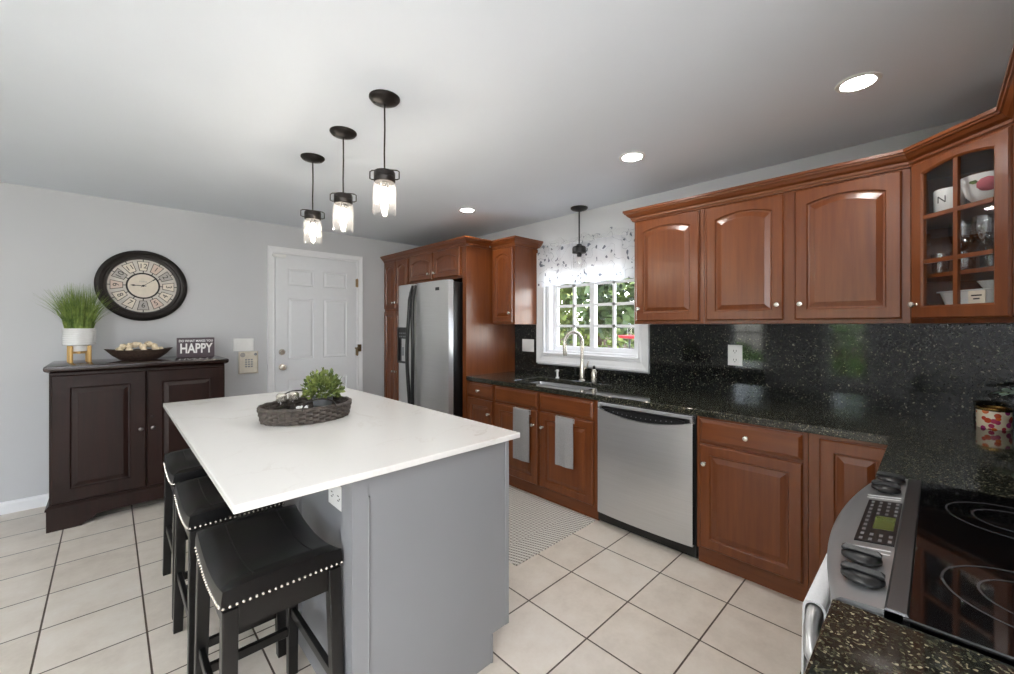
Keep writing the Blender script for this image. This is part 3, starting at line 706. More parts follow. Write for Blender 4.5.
# ---- electric range
rg = thing('electric_range', 'stainless slide-in electric range with black glass cooktop', 'range', (1.34, -.2, 0))
RX0, RX1 = .921, 1.757; ZK = HC + .006; W = RX1 - RX0
MB().box(RX0 + .004, RX1 - .004, YS + .03, .085, .03, HC - .012).build('body', M['black'], rg)
ck = MB().box(RX0 - .004, RX1 + .004, YS + .025, .037, HC + .0008, ZK + .002, bev=.002).build('cooktop', M['bglass'], rg)
for x, y, r in ((1.55, -.135, .118), (1.12, -.125, .118), (1.55, -.40, .08), (1.12, -.40, .085)):
    b = MB()
    for rr_ in (r, r * .62): b.lathe([(rr_ - .0018, ZK + .0021), (rr_ - .0018, ZK + .0025), (rr_ + .0018, ZK + .0025), (rr_ + .0018, ZK + .0021)], (x, y, 0), 48, cap=False)
    b.build('burner_ring', M['ringm'], ck)
K = 20; b = MB(); L = []
def bulge(t): return .05 * (1 - (2 * t - 1) ** 2)
for k in range(K + 1):
    t = k / K; x = RX0 + W * t; yf = .128 + bulge(t); zf = HC - .004 - .012 * (1 - (2 * t - 1) ** 2)
    L.append([Vector((x, .0375, ZK + .003)), Vector((x, yf - .012, zf + .006)), Vector((x, yf, zf - .004)), Vector((x, yf - .002, zf - .03)), Vector((x, .085, HC - .10)), Vector((x, .0375, HC - .10))])
b.loops(L); pn = b.build('control_panel', M['steel_d'], rg, True)
MB().box(RX0, RX1, .030, .060, HC - .05, ZK + .0045, bev=.003).build('side_rail', M['steel_r'], rg)
def top_z(x, y):
    t = (x - RX0) / W; yf = .128 + bulge(t) - .012; zf = HC - .004 - .012 * (1 - (2 * t - 1) ** 2) + .006
    return ZK + .003 + (zf - ZK - .003) * (y - .0375) / (yf - .0375)
for x, y in ((1.70, .095), (1.60, .10), (1.095, .105), (1.005, .095)):
    z = top_z(x, y)
    MB().lathe([(.018, z - .002), (.019, z + .004), (.032, z + .007), (.032, z + .011), (.026, z + .016), (.016, z + .018)], (x, y, 0), 24).box(x - .007, x + .007, y - .031, y + .031, z + .012, z + .028, bev=.006).build('knob', M['black'], pn, True)
# display
L0 = [(1.20, .062), (1.50, .062), (1.50, .128), (1.20, .128)]
def on(x, y, d): return Vector((x, y, top_z(x, y) + d))
dpan = MB().loops([[on(x, y, .0002) for x, y in L0], [on(x, y, .003) for x, y in L0]]).build('display_panel', M['black'], pn)
Lc = [(1.285, .068), (1.375, .068), (1.375, .104), (1.285, .104)]
MB().loops([[on(x, y, .003) for x, y in Lc], [on(x, y, .0036) for x, y in Lc]]).build('display_screen', M['lcd'], dpan)
b = MB()
for i in range(10):
    for j in range(4):
        x = 1.215 + i * .03; y = .07 + j * .016
        if 1.275 < x < 1.385 and y < .107: continue
        b.loops([[on(x + dx, y + dy, .003) for dx, dy in ((-.007, -.003), (.007, -.003), (.007, .003), (-.007, .003))], [on(x + dx, y + dy, .0035) for dx, dy in ((-.007, -.003), (.007, -.003), (.007, .003), (-.007, .003))]])
b.build('touch_key', M['pot'], dpan)
for x in (1.17, 1.15, 1.53, 1.55):
    MB().loops([[on(x - .0015, .066, .0003), on(x + .0015, .066, .0003), on(x + .0015, .135, .0003), on(x - .0015, .135, .0003)], [on(x - .0015, .066, .001), on(x + .0015, .066, .001), on(x + .0015, .135, .001), on(x - .0015, .135, .001)]]).build('panel_trim', M['white_pl'], pn)
od = MB().box(RX0 + .008, RX1 - .008, .086, .125, .17, HC - .112, bev=.006).build('oven_door', M['steel'], rg)
MB().box(RX0 + .12, RX1 - .12, .125, .128, .28, .62).build('oven_window', M['bglass'], od)
MB().tube([(RX0 + .05, .122, .69), (RX0 + .055, .15, .695), (RX0 + .075, .172, .715), (RX0 + .12, .180, .742), (RX0 + .16, .182, .747), (RX1 - .16, .182, .747), (RX1 - .12, .180, .742), (RX1 - .075, .172, .715), (RX1 - .055, .15, .695), (RX1 - .05, .122, .69)], .0125, 10).build('handle', M['steel'], od, True)
MB().box(RX0 + .008, RX1 - .008, .086, .12, .04, .16, bev=.006).build('storage_drawer', M['steel'], rg)
# towels
def drape(name, mat, x0, x1, ybar, zbar, r, front, back, axis='x', wav=.004, fn=1):
    """cloth hung over a horizontal bar; axis = direction of the bar; fn = sign of the front side"""
    prof = []
    K = 10
    for k in range(9): prof.append((r * fn * (1 + .0), -front + front * k / 8))
    for k in range(1, K): a = PI * k / K; prof.append((r * math.cos(a) * fn, r * math.sin(a)))
    for k in range(9): prof.append((-r * fn, -back * k / 8))
    b = MB(); C = 14; t = .004; R = []
    for side in (0, 1):
        g = []
        for i, (d, z) in enumerate(prof):
            row = []
            for c in range(C + 1):
                s_ = c / C; hang = max(0, -z)
                off = wav * math.sin(s_ * 9 + 1) * min(1, hang * 8) + fn * .0
                # outward thickness
                nn = (1 if d * fn > 0 else -1) if z <= 0 else 0
                dd = d + (off if z < 0 else 0) * (1 if d * fn > 0 else .3) + side * t * (fn if d * fn >= 0 else -fn)
                zz = z + (side * t if z > 0 else 0)
                u = x0 + (x1 - x0) * s_
                row.append(b.bm.verts.new(Vector((u, ybar + dd, zbar + zz)) if axis == 'x' else Vector((ybar + dd, u, zbar + zz))))
            g.append(row)
        R.append(g)
    n = len(prof)
    for g in R:
        for i in range(n - 1):
            for c in range(C): b.f((g[i][c], g[i][c + 1], g[i + 1][c + 1], g[i + 1][c]))
    for i in range(n - 1):
        for c in (0, C): b.f((R[0][i][c], R[1][i][c], R[1][i + 1][c], R[0][i + 1][c]))
    for i in (0, n - 1):
        for c in range(C): b.f((R[0][i][c], R[1][i][c], R[1][i][c + 1], R[0][i][c + 1]))
    return b.build(name, mat, None, True)
o = drape('dish_towel', M['towel_w'], 1.09, 1.50, .182, .747, .0165, .52, .42, 'x', .003, 1)
tag(recenter(o, (1.3, .182, .74)), 'white dish towel hung over the oven door handle', 'towel', 'kitchen towels')
for y0_, y1_, fr_, lab in ((2.235, 2.41, .405, 'grey hand towel on the sink cabinet door nearer the fridge'), (1.805, 1.965, .35, 'grey hand towel on the sink cabinet door nearer the dishwasher')):
    o = drape('hand_towel', M['towel'], y0_, y1_, XB - .036, .678, .0075, fr_, .028, 'y', .004, -1)
    # the over-the-door bar
    tag(recenter(o, (XB - .036, (y0_ + y1_) / 2, .678)), lab, 'towel', 'kitchen towels')
    br = thing('towel_bar', 'slim metal bar hooked on the cabinet door under the ' + lab.split(' on ')[0] + (' nearer the fridge' if 'fridge' in lab else ' nearer the dishwasher'), 'towel bar', (XB - .036, (y0_ + y1_) / 2, .678), 'over-door towel bars')
    MB().tube([(XB - .036, y0_ + .004, .678), (XB - .036, y1_ - .004, .678)], .005).build('rod', M['nickel'], br, True)
    for yy_ in (y0_ + .012, y1_ - .012):
        MB().tube([(XB - .036, yy_, .678), (XB - .036, yy_, .6925), (XB - .012, yy_, .6935), (XB - .003, yy_, .6935)], .0028, 6).build('hook', M['nickel'], br, True)

# ---- rug
rb = MB(); rb.loops([rr(1.655, 2.44, 1.645, 3.0, .012, z) for z in (0, .006)]); rg_ = rb.build('rug', M['rug'])
tag(recenter(rg_, (2.05, 1.645, 0)), 'pale grey patterned runner rug on the tiles before the sink', 'rug')

# ------------------------------------------------------------------ island
IX0, IX1, IY0, IY1, IZ = .222, 1.245, 1.213, 3.10, .91
IBX0, IBX1 = .585, 1.205
isl = thing('kitchen_island', 'grey painted island cabinet under the white quartz top', 'kitchen island', (.9, 2.2, 0))
MB().box(IBX0, IBX1 - .012, 1.30, 3.06, .115, IZ - .023).build('carcass', M['island'], isl)
MB().box(IBX0 + .02, 1.115, 1.262, 3.04, 0, .115).build('toe_kick', M['island'], isl)
# end panel with notch for the toe kick
FE = FARW(0, 1.262, 0)
b = MB(); b.loops([[FE(u, v, n) for u, v in ((.583, 0), (1.113, 0), (1.113, .115), (1.186, .115), (1.186, IZ - .022), (.583, IZ - .022))] for n in (0, .018)])
b.build('end_panel', M['island'], isl)
b = MB().box(1.186, 1.206, .115, IZ - .022, -.03, .022, FE, .002).box(1.108, 1.116, .0, .115, 0, .021, FE)
b.build('end_stile', M['island'], isl)
b = MB().box(.534, .585, 1.238, 1.318, 0, IZ - .022, bev=.008)
b.build('corner_post', M['island'], isl)
MB().tube([(.588, 1.243, .0), (.588, 1.243, IZ - .09)], .006).build('bead', M['island'], isl, True)
# left side panels beneath the overhang
b = MB()
for y in (1.9, 2.46, 3.02): b.box(IBX0 - .012, IBX0, y - .04, y + .04, .02, IZ - .022)
b.box(IBX0 - .012, IBX0, 1.318, 3.06, .02, .10).box(IBX0 - .012, IBX0, 1.318, 3.06, IZ - .10, IZ - .022)
b.build('side_rail', M['island'], isl)
# aisle-side doors
for k in range(3):
    add_door(isl, Frame((IBX1 - .012, 1.31 + k * .585, .13), (0, 1, 0), (0, 0, 1), (1, 0, 0)), .57, .70, 0, .05 if k % 2 else .55, .62, 'island')
# outlet on its side
FO = Frame((IBX0 - .0005, 1.455, .765), (0, -1, 0), (0, 0, 1), (-1, 0, 0))
def outlet(F, w, h, parent=None, horiz=False, name='plate', gangs=1, kind='outlet'):
    p = MB().loops([[F(-w/2, -h/2, 0), F(w/2, -h/2, 0), F(w/2, h/2, 0), F(-w/2, h/2, 0)], [F(-w/2, -h/2, .003), F(w/2, -h/2, .003), F(w/2, h/2, .003), F(-w/2, h/2, .003)], [F(-w/2 + .004, -h/2 + .004, .006), F(w/2 - .004, -h/2 + .004, .006), F(w/2 - .004, h/2 - .004, .006), F(-w/2 + .004, h/2 - .004, .006)]]).build(name, M['white_pl'], parent)
    return p
FO2 = Frame(FO(0, 0, .012), FO.U, FO.V, FO.N)
pl = outlet(FO2, .125, .082, isl, name='outlet_plate'); pl['label'] = 'white double outlet plate'
b = MB()
for du in (-.028, .028):
    for dv in (-.008, .008): b.box(du - .006, du + .006, dv - .0015, dv + .0015, .006, .0068, FO2)
    b.lathe([(.003, 0), (.003, .0008)], F=nfr(FO2, du + .012, 0, .006), seg=8)
b.build('socket_slot', M['black'], pl)
top = MB().box(IX0, IX1, IY0, IY1, IZ - .022, IZ).build('island_countertop', M['quartz'], bevel=.003)
tag(recenter(top, (.74, 2.16, IZ - .022)), 'white veined quartz island top with seating overhang', 'countertop')

# ---- bar stools
def make_stool():
    t = thing('bar_stool', 'x', 'stool', (0, 0, 0), 'black saddle stools under the island overhang')
    hx, hy, zt = .155, .222, .655
    # padded saddle seat: grid with raised ends and rounded rim
    b = MB(); NX, NY = 14, 20; R = []
    def top(x, y):
        e = min(hx - abs(x), hy - abs(y)); rim = -.016 * max(0, 1 - e / .03) ** 2
        return zt - .012 + .034 * (y / hy) ** 2 + .006 * (1 - (x / hx) ** 2) + rim
    for j in range(NY + 1):
        row = []
        for i in range(NX + 1):
            x = -hx + 2 * hx * i / NX; y = -hy + 2 * hy * j / NY
            row.append(b.bm.verts.new((x, y, top(x, y))))
        R.append(row)
    for j in range(NY):
        for i in range(NX): b.f((R[j][i], R[j][i + 1], R[j + 1][i + 1], R[j + 1][i]))
    rim = [R[0][i] for i in range(NX + 1)] + [R[j][NX] for j in range(1, NY + 1)] + [R[NY][i] for i in range(NX - 1, -1, -1)] + [R[j][0] for j in range(NY - 1, 0, -1)]
    prev = rim
    for d, dz in ((.004, -.012), (.004, -.036)):
        cur = []
        for v in rim:
            x, y = v.co.x, v.co.y; s_ = 1 + d / max(abs(x), abs(y))
            zz = zt - .028 + .032 * (y / hy) ** 2 * .9 + dz - .006
            cur.append(b.bm.verts.new((x + math.copysign(d, x) * (abs(x) > hx - .002), y + math.copysign(d, y) * (abs(y) > hy - .002), zz)))
        for k in range(len(rim)): b.f((prev[k], prev[(k + 1) % len(rim)], cur[(k + 1) % len(rim)], cur[k]))
        prev = cur
    b.f(prev)
    seat = b.build('seat', M['leather'], t, True, local=True)
    b = MB()
    for x0 in (-.08, .08):
        b.tube([(x0, -hy + .02 + k * (2 * hy - .04) / 16, top(x0, -hy + .02 + k * (2 * hy - .04) / 16) + .0004) for k in range(17)], .0016, 5)
    b.build('seam', M['leather'], seat, True, local=True)
    b = MB()
    def nail(x, y, n):
        z = zt - .028 + .032 * (y / hy) ** 2 * .9 - .036
        b.ball((x + n[0] * .005, y + n[1] * .005, z), .0046, 1)
    for k in range(21):
        x = -hx + 2 * hx * k / 20
        for s_ in (-1, 1): nail(x, s_ * hy, (0, s_))
    for k in range(1, 26):
        y = -hy + 2 * hy * k / 26
        for s_ in (-1, 1): nail(s_ * hx, y, (s_, 0))
    b.build('nailhead_trim', M['nickel'], seat, True, local=True)
    b = MB()
    for s_ in (-1, 1):
        pts = []
        for k in range(11):
            y = -hy + .02 + (2 * hy - .04) * k / 10; pts.append((y, zt - .07 + .03 * (y / hy) ** 2))
        FX = Frame((s_ * (hx - .014), 0, 0), (0, 1, 0), (0, 0, 1), (s_, 0, 0))
        b.loops([[FX(y, z + .008, n) for y, z in pts] + [FX(y, z - .055 + .02 * (1 - (y / hy) ** 2), n) for y, z in pts[::-1]] for n in (-.006, .01)])
        b.box(-hx + .02, hx - .02, s_ * (hy - .018) - .008, s_ * (hy - .018) + .010, zt - .115, zt - .045)
    b.build('apron', M['blackwood'], t, local=True)
    for sx in (-1, 1):
        for sy in (-1, 1):
            MB().bar((sx * (hx - .008), sy * (hy + .01), 0), (sx * (hx - .018), sy * (hy - .02), zt - .05), (.034, .034), (.038, .038)).build('leg', M['blackwood'], t, bevel=.003, local=True)
    def lx(z): return hx - .008 - .01 * z / zt
    def ly(z): return hy + .01 - .03 * z / zt
    for s_ in (-1, 1):
        z = .16; MB().box(-lx(z), lx(z), s_ * ly(z) - .009, s_ * ly(z) + .009, z, z + .032, bev=.002).build('stretcher', M['blackwood'], t, local=True)
        z = .24; MB().box(s_ * lx(z) - .009, s_ * lx(z) + .009, -ly(z), ly(z), z, z + .032, bev=.002).build('stretcher', M['blackwood'], t, local=True)
    return t
st0 = make_stool()
for k, (x, y, lab) in enumerate(((.368, 1.516, 'black leather saddle stool at the front end of the island, nearest the outlet'), (.366, 2.11, 'middle black saddle stool of the three under the island overhang'), (.372, 2.69, 'black saddle stool nearest the dark sideboard'))):
    o = st0 if k == 0 else copy_tree(st0)
    o.location = (x, y, 0); o['label'] = lab

# ---- tray on the island
TC = Vector((.692, 2.125, IZ)); ta, tb = .190, .152
bk_ = thing('woven_tray', 'oval grey-brown woven tray basket with metal handles on the island', 'tray', TC)
b = MB(); NS = 88
for r in range(6):
    z = IZ + .008 + r * .0105
    pts = []
    for k in range(NS):
        a = 2 * PI * k / NS; off = .0065 * math.cos(k * PI / 2 + r * PI)
        fl = 1 + .012 * r
        pts.append((TC.x + (ta * fl + off) * math.cos(a), TC.y + (tb * fl + off) * math.sin(a), z))
    b.tube(pts, .0068, 6, True, .6)
b.build('woven_wall', M['wicker'], bk_, True)
b = MB(); b.tube([(TC.x + ta * 1.07 * math.cos(2 * PI * k / 60), TC.y + tb * 1.07 * math.sin(2 * PI * k / 60), IZ + .069 + .002 * math.sin(k * 2)) for k in range(60)], .0085, 8, True)
b.build('braided_rim', M['wicker'], bk_, True)
MB().loops([[(TC.x + ta * s_ * math.cos(2 * PI * k / 48), TC.y + tb * s_ * math.sin(2 * PI * k / 48), z) for k in range(48)] for s_, z in ((1.0, IZ + .0005), (1.0, IZ + .01))]).build('tray_floor', M['wicker'], bk_)
for s_ in (-1, 1):
    pts = [(TC.x - .0 + .075 * math.cos(PI * k / 14), TC.y + s_ * (tb * 1.08 + .004), IZ + .069 + .045 * math.sin(PI * k / 14)) for k in range(15)]
    MB().tube(pts, .0035, 8).build('handle', M['bronze'], bk_, True)
zt_ = IZ + .0105
def shaker(x, y, lab):
    t = thing('glass_shaker', lab, 'shaker', (x, y, zt_), 'shakers in the woven tray')
    MB().lathe([(.022, zt_), (.024, zt_ + .004), (.022, zt_ + .065), (.02, zt_ + .075)], (x, y, 0), 16).build('body', M['jar'], t, True)
    MB().lathe([(.018, zt_ + .003), (.018, zt_ + .03)], (x, y, 0), 12).build('contents', M['pewter'], t, True)
    MB().lathe([(.022, zt_ + .073), (.024, zt_ + .077), (.024, zt_ + .10), (.016, zt_ + .11), (.004, zt_ + .112)], (x, y, 0), 16).build('lid', M['nickel'], t, True)
shaker(.60, 2.20, 'silver-lidded glass shaker nearer the end of the woven tray'); shaker(.66, 2.215, 'silver-lidded glass shaker nearer the leafy plant in the tray')
b = MB()
for k in range(34):
    a = k * .7; r = (.044, .034, .024, .014)[min(3, k // 9)]; b.ball((.63 + r * 1.5 * math.cos(a) + .0008 * k, 2.07 + r * math.sin(a), zt_ + .009 + .0145 * (k // 9)), .0085, 1)
o = b.build('bead_garland', M['ceramic'], None, True); tag(recenter(o, (.63, 2.07, zt_)), 'string of white wooden beads coiled in the woven tray', 'garland')
def leafy(b, c, n, R, lz, size, up=.5, seed=1):
    rnd = random.Random(seed)
    for k in range(n):
        a = rnd.uniform(0, 2 * PI); el = math.acos(1 - rnd.uniform(0, 1.15)) if up else 0; r = R * rnd.uniform(.45, 1) 
        d = Vector((math.sin(el) * math.cos(a), math.sin(el) * math.sin(a), math.cos(el) * lz))
        p = Vector(c) + d * r; ax = (d + Vector((rnd.uniform(-.6, .6), rnd.uniform(-.6, .6), rnd.uniform(-.2, .6)))).normalized()
        sd = ax.cross(Vector((rnd.uniform(-1, 1), rnd.uniform(-1, 1), rnd.uniform(-1, 1)))).normalized(); s_ = size * rnd.uniform(.6, 1.25); nn = ax.cross(sd) * .12 * s_
        b.f([b.bm.verts.new(q) for q in (p, p + ax * s_ * .35 + sd * s_ * .3 + nn, p + ax * s_ * .75 + sd * s_ * .24 + nn, p + ax * s_, p + ax * s_ * .75 - sd * s_ * .24 + nn, p + ax * s_ * .35 - sd * s_ * .3 + nn)])
pp = thing('potted_plant', 'small leafy green plant in a zinc pot standing in the woven tray', 'plant', (.782, 2.165, zt_))
MB().lathe([(.038, zt_), (.040, zt_ + .003), (.048, zt_ + .075), (.050, zt_ + .08), (.046, zt_ + .08), (.044, zt_ + .066), (.004, zt_ + .066)], (.782, 2.165, 0), 24).build('pot', M['pot'], pp, True)
b = MB(); leafy(b, (.782, 2.165, zt_ + .095), 800, .088, 1.3, .023, seed=3); b.build('foliage', M['leaf'], pp)
b = MB(); rnd = random.Random(4)
for k in range(16):
    a = rnd.uniform(0, 6.28); r = rnd.uniform(.03, .085); b.tube([(.782, 2.165, zt_ + .06), (.80 + r * .5 * math.cos(a), 2.165 + r * .5 * math.sin(a), zt_ + .11), (.80 + r * math.cos(a), 2.165 + r * math.sin(a), zt_ + .13 + rnd.uniform(0, .06))], .0013, 5)
b.build('stem', M['leaf'], pp)

# ------------------------------------------------------------------ sideboard wall
SB = thing('sideboard', 'dark espresso two-door sideboard against the far wall', 'sideboard', (.195, 4.35, 0))
sx0, sx1, sy0, sy1, sz = -.288, .68, 4.045, 4.645, 1.045
MB().box(sx0, sx1, sy0, sy1, .14, sz).build('carcass', M['espresso'], SB, bevel=.003)
p = [(0, 0), (.012, .006), (.02, .018), (.022, .036), (.016, .045)]
tz = sz
L = []
for d, z in ((.0, tz), (.012, tz + .006), (.022, tz + .014), (.025, tz + .03), (.022, tz + .042), (.016, tz + .045)):
    L.append([Vector((sx0 - d, sy0 - d, z)), Vector((sx1 + d, sy0 - d, z)), Vector((sx1 + d, sy1, z)), Vector((sx0 - d, sy1, z))])
MB().loops(L).build('top', M['espresso_t'], SB, True)
# plinth with bracket feet cut-out
FSB = FARW(0, sy0 - .012, 0); mid = (sx0 + sx1) / 2
cut = [(sx0 - .012, 0), (sx0 + .15, 0), (sx0 + .165, .018), (sx0 + .20, .03), (sx0 + .225, .058), (sx0 + .27, .062), (sx1 - .27, .062), (sx1 - .225, .058), (sx1 - .20, .03), (sx1 - .165, .018), (sx1 - .15, 0), (sx1 + .012, 0), (sx1 + .012, .14), (sx0 - .012, .14)]
MB().loops([[FSB(u, v, n) for u, v in cut] for n in (-.03, 0)]).build('plinth', M['espresso'], SB)
for x0, x1 in ((sx0 - .012, sx0 + .012), (sx1 - .012, sx1 + .012)):
    MB().box(x0, x1, sy0 + .018, sy1, 0, .14).build('side_plinth', M['espresso'], SB)
MB().loops([[Vector((sx0 - d, sy0 - d, z)), Vector((sx1 + d, sy0 - d, z)), Vector((sx1 + d, sy1, z)), Vector((sx0 - d, sy1, z))] for d, z in ((.018, .14), (.018, .152), (.004, .168))]).build('base_molding', M['espresso'], SB)
wd = (sx1 - sx0) / 2 - .012
for k in range(2):
    F = FARW(sx0 + .010 + k * (wd + .006), sy0, .178)
    d = add_door(SB, F, wd, .85, 0, wd - .03 if k == 0 else .03, .43, 'espresso', st=.085, kmat=M['pewter'])
    if k == 1: knob_lathe(nfr(F, .03, .51, .02), [(.01, 0), (.01, .003), (.004, .004)], 14).build('keyhole_plate', M['bronze'], d, True)
SZ = sz + .0452
# grass plant
g = thing('plant_stand', 'short light wooden stand holding the white ribbed pot', 'plant stand', (-.165, 4.4, SZ))
gx, gy = -.162, 4.40
for a in (45, 135, 225, 315):
    x, y = gx + .068 * math.cos(math.radians(a + 8)), gy + .068 * math.sin(math.radians(a + 8))
    MB().lathe([(.0105, SZ), (.0115, SZ + .004), (.0115, SZ + .118), (.0095, SZ + .121)], (x, y, 0), 12).build('leg', M['palewood'], g, True)
MB().box(gx - .058, gx + .058, gy - .009, gy + .009, SZ + .062, SZ + .08, bev=.002).box(gx - .009, gx + .009, gy - .058, gy + .058, SZ + .062, SZ + .08, bev=.002).build('cross_brace', M['palewood'], g)
g.rotation_euler = (0, 0, 0)
PZ = SZ + .0805
g = thing('grass_pot', 'white ribbed pot of tall artificial grass on the light wooden stand', 'plant', (gx, gy, PZ))
prof = [(.05, PZ), (.053, PZ + .003), (.0545, PZ + .0405), (.085, PZ + .046)]
for k in range(7): prof += [(.088, PZ + .052 + k * .0155), (.088, PZ + .062 + k * .0155), (.0845, PZ + .0645 + k * .0155)]
prof += [(.088, PZ + .162), (.088, PZ + .168), (.082, PZ + .168), (.08, PZ + .15), (.004, PZ + .15)]
MB().lathe(prof, (gx, gy, 0), 32).build('pot', M['ceramic'], g, True)
def grass(c, n, h, spread, r0, seed):
    b = MB(); rnd = random.Random(seed)
    for k in range(n):
        a = rnd.uniform(0, 2 * PI); r = r0 * math.sqrt(rnd.random()); base = Vector(c) + Vector((r * math.cos(a), r * math.sin(a), 0))
        aa = a + rnd.uniform(-.5, .5); lean = spread * rnd.random() ** 1.6 * (.4 + .9 * r / r0); hh = h * rnd.uniform(.62, 1.04); w = .0029
        sd = Vector((-math.sin(aa), math.cos(aa), 0)); prevs = None
        sd = (sd * .6 + Vector((rnd.uniform(-1, 1), rnd.uniform(-1, 1), 0))).normalized()
        for q in range(5):
            t = q / 4; p = base + Vector((math.cos(aa) * lean * t ** 1.7, math.sin(aa) * lean * t ** 1.7, hh * (t - .12 * t * t * lean / .1)))
            ww_ = w * (1 - t * .9); cur = [b.bm.verts.new(p + sd * ww_), b.bm.verts.new(p - sd * ww_)]
            if prevs: b.f((prevs[0], prevs[1], cur[1], cur[0]))
            prevs = cur
    return b
grass((gx, gy, PZ + .15), 680, .345, .16, .074, 5).build('grass_blades', M['grassm'], g)
# bowl of dried flowers
bw = thing('wooden_bowl', 'dark carved oblong bowl of cream dried flowers on the sideboard', 'bowl', (.17, 4.36, SZ))
b = MB(); L = []; K = 36
bx, by = .172, 4.36
for a_, b_, z in ((.10, .05, .0), (.115, .06, .004), (.16, .085, .04), (.205, .11, .078), (.2, .106, .08), (.15, .078, .042), (.10, .05, .014)):
    L.append([Vector((bx + a_ * math.cos(2 * PI * k / K), by + b_ * math.sin(2 * PI * k / K), SZ + z + (.012 if z > .07 else 0) * math.cos(2 * PI * k / K) ** 4)) for k in range(K)])
b.loops(L); b.build('shell', M['bark'], bw, True)
bb = MB(); bb.ball((0, 0, 0), 1, 2)
rnd = random.Random(11)
for v in bb.bm.verts: v.co *= 1 + rnd.uniform(-.16, .16)
proto = bb.build('dried_flower', M['cream'], None, True, local=True)
k = 0
for lay, (nn, rx, ry, z) in enumerate(((9, .125, .055, .060), (7, .095, .036, .084), (5, .06, .012, .100))):
    for q in range(nn):
        a = 2 * PI * q / nn + lay * .4; o = proto if k == 0 else proto.copy()
        if k: COL.objects.link(o)
        r = .0185 + .003 * math.sin(k * 2.3)
        o.location = (bx + rx * math.cos(a), by + ry * math.sin(a), SZ + z + .020 + .003 * math.sin(k * 1.7)); o.scale = (r * 1.15, r * 1.15, r); o.rotation_euler = (k, k * 2, k * .7)
        tag(o, 'cream dried flower head heaped in the dark oblong bowl', 'dried flower', 'dried flowers in the oblong bowl'); k += 1
# sign
sg = thing('block_sign', 'plum-grey block sign lettered HAPPY on the sideboard', 'sign', (.54, 4.39, SZ))
sgx0, sgx1, sgz1 = .405, .662, SZ + .165
MB().box(sgx0, sgx1, 4.385, 4.42, SZ, sgz1, bev=.002).build('board', M['signm'], sg)
F = FARW((sgx0 + sgx1) / 2, 4.3848, 0)
text_into('DO WHAT MAKES YOU', .026, nfr(F, 0, SZ + .138), M['text_w'], 'lettering', sg, sx=.85, bold=.0006)
text_into('HAPPY', .112, nfr(F, 0, SZ + .072), M['text_w'], 'lettering', sg, sx=.66, bold=.003)
# clock
ck = thing('wall_clock', 'round dark-framed wall clock with cream number tags on the far wall', 'clock', (.205, YF, 1.695))
FCK = FARW(.205, YF, 1.695); FCL = Frame(FCK(0, 0, 0), FCK.U, FCK.V, FCK.N)
MB().lathe([(.29, 0), (.296, .006), (.296, .026), (.285, .04), (.27, .044), (.262, .036), (.25, .034), (.24, .042), (.228, .04), (.222, .022), (.222, 0)], F=FCL, seg=72, cap=False).build('case', M['bronze'], ck, True)
dial = MB().lathe([(.224, .004), (.224, .012)], F=FCL, seg=64).build('dial', M['clockface'], ck, True)
MB().lathe([(.098, .012), (.098, .016), (.104, .017), (.11, .016), (.11, .012)], F=FCL, seg=48, cap=False).build('inner_ring', M['bronze'], dial, True)
MB().lathe([(.097, .012), (.097, .014)], F=FCL, seg=48).build('center_disc', M['tag_a'], dial)
for h in range(1, 13):
    a = PI / 2 - h * PI / 6; ca, sa = math.cos(a), math.sin(a)
    def pol(r, t): return (r * ca - t * sa, r * sa + t * ca)
    o_ = [pol(.125, -.024), pol(.205, -.040), pol(.205, .040), pol(.125, .024)]; i_ = [pol(.129, -.020), pol(.201, -.035), pol(.201, .035), pol(.129, .020)]
    MB().loops([[FCL(u, v, .012) for u, v in o_], [FCL(u, v, .0135) for u, v in o_]]).build('tag_border', M['text_b'], dial)
    tg = MB().loops([[FCL(u, v, .0136) for u, v in i_], [FCL(u, v, .0145) for u, v in i_]]).build('number_tag', M[('tag_a', 'tag_b', 'tag_c')[(h * 2 + h // 4) % 3]], dial)
    U2 = FCL.U * sa - FCL.V * ca; V2 = FCL.U * ca + FCL.V * sa
    if 4 <= h <= 8: U2, V2 = -U2, -V2
    u, v = pol(.166, 0)
    text_into(str(h), .056, Frame(FCL(u, v, .0152), U2, V2, FCL.N), M['text_b'], 'numeral', dial, .0004)
    for r0, r1 in ((.110, .125), (.205, .222)): MB().loops([[FCL(*pol(r0, -.003), n), FCL(*pol(r0, .003), n), FCL(*pol(r1, .003), n), FCL(*pol(r1, -.003), n)] for n in (.012, .0145)]).build('tag_strut', M['bronze'], dial)
text_into('PARIS', .02, nfr(FCL, 0, .035, .0145), M['tag_b'], 'dial_lettering', dial, .0003)
def hand(ang, ln, w, z):
    ca, sa = math.cos(ang), math.sin(ang); P = lambda r, t: FCL(r * ca - t * sa, r * sa + t * ca, 0)
    sh = [(-.02, -w), (ln * .62, -w), (ln * .72, -w * 2.6), (ln * .86, -w * 1.6), (ln, 0), (ln * .86, w * 1.6), (ln * .72, w * 2.6), (ln * .62, w), (-.02, w)]
    return MB().loops([[P(r, t) + FCL.N * n for r, t in sh] for n in (z, z + .0015)])
hand(math.radians(178), .082, .0028, .020).build('hour_hand', M['black'], ck); hand(math.radians(38), .118, .0018, .023).build('minute_hand', M['black'], ck)
MB().lathe([(.008, .012), (.008, .026), (.004, .028)], F=FCL, seg=16).build('hub', M['black'], ck, True)
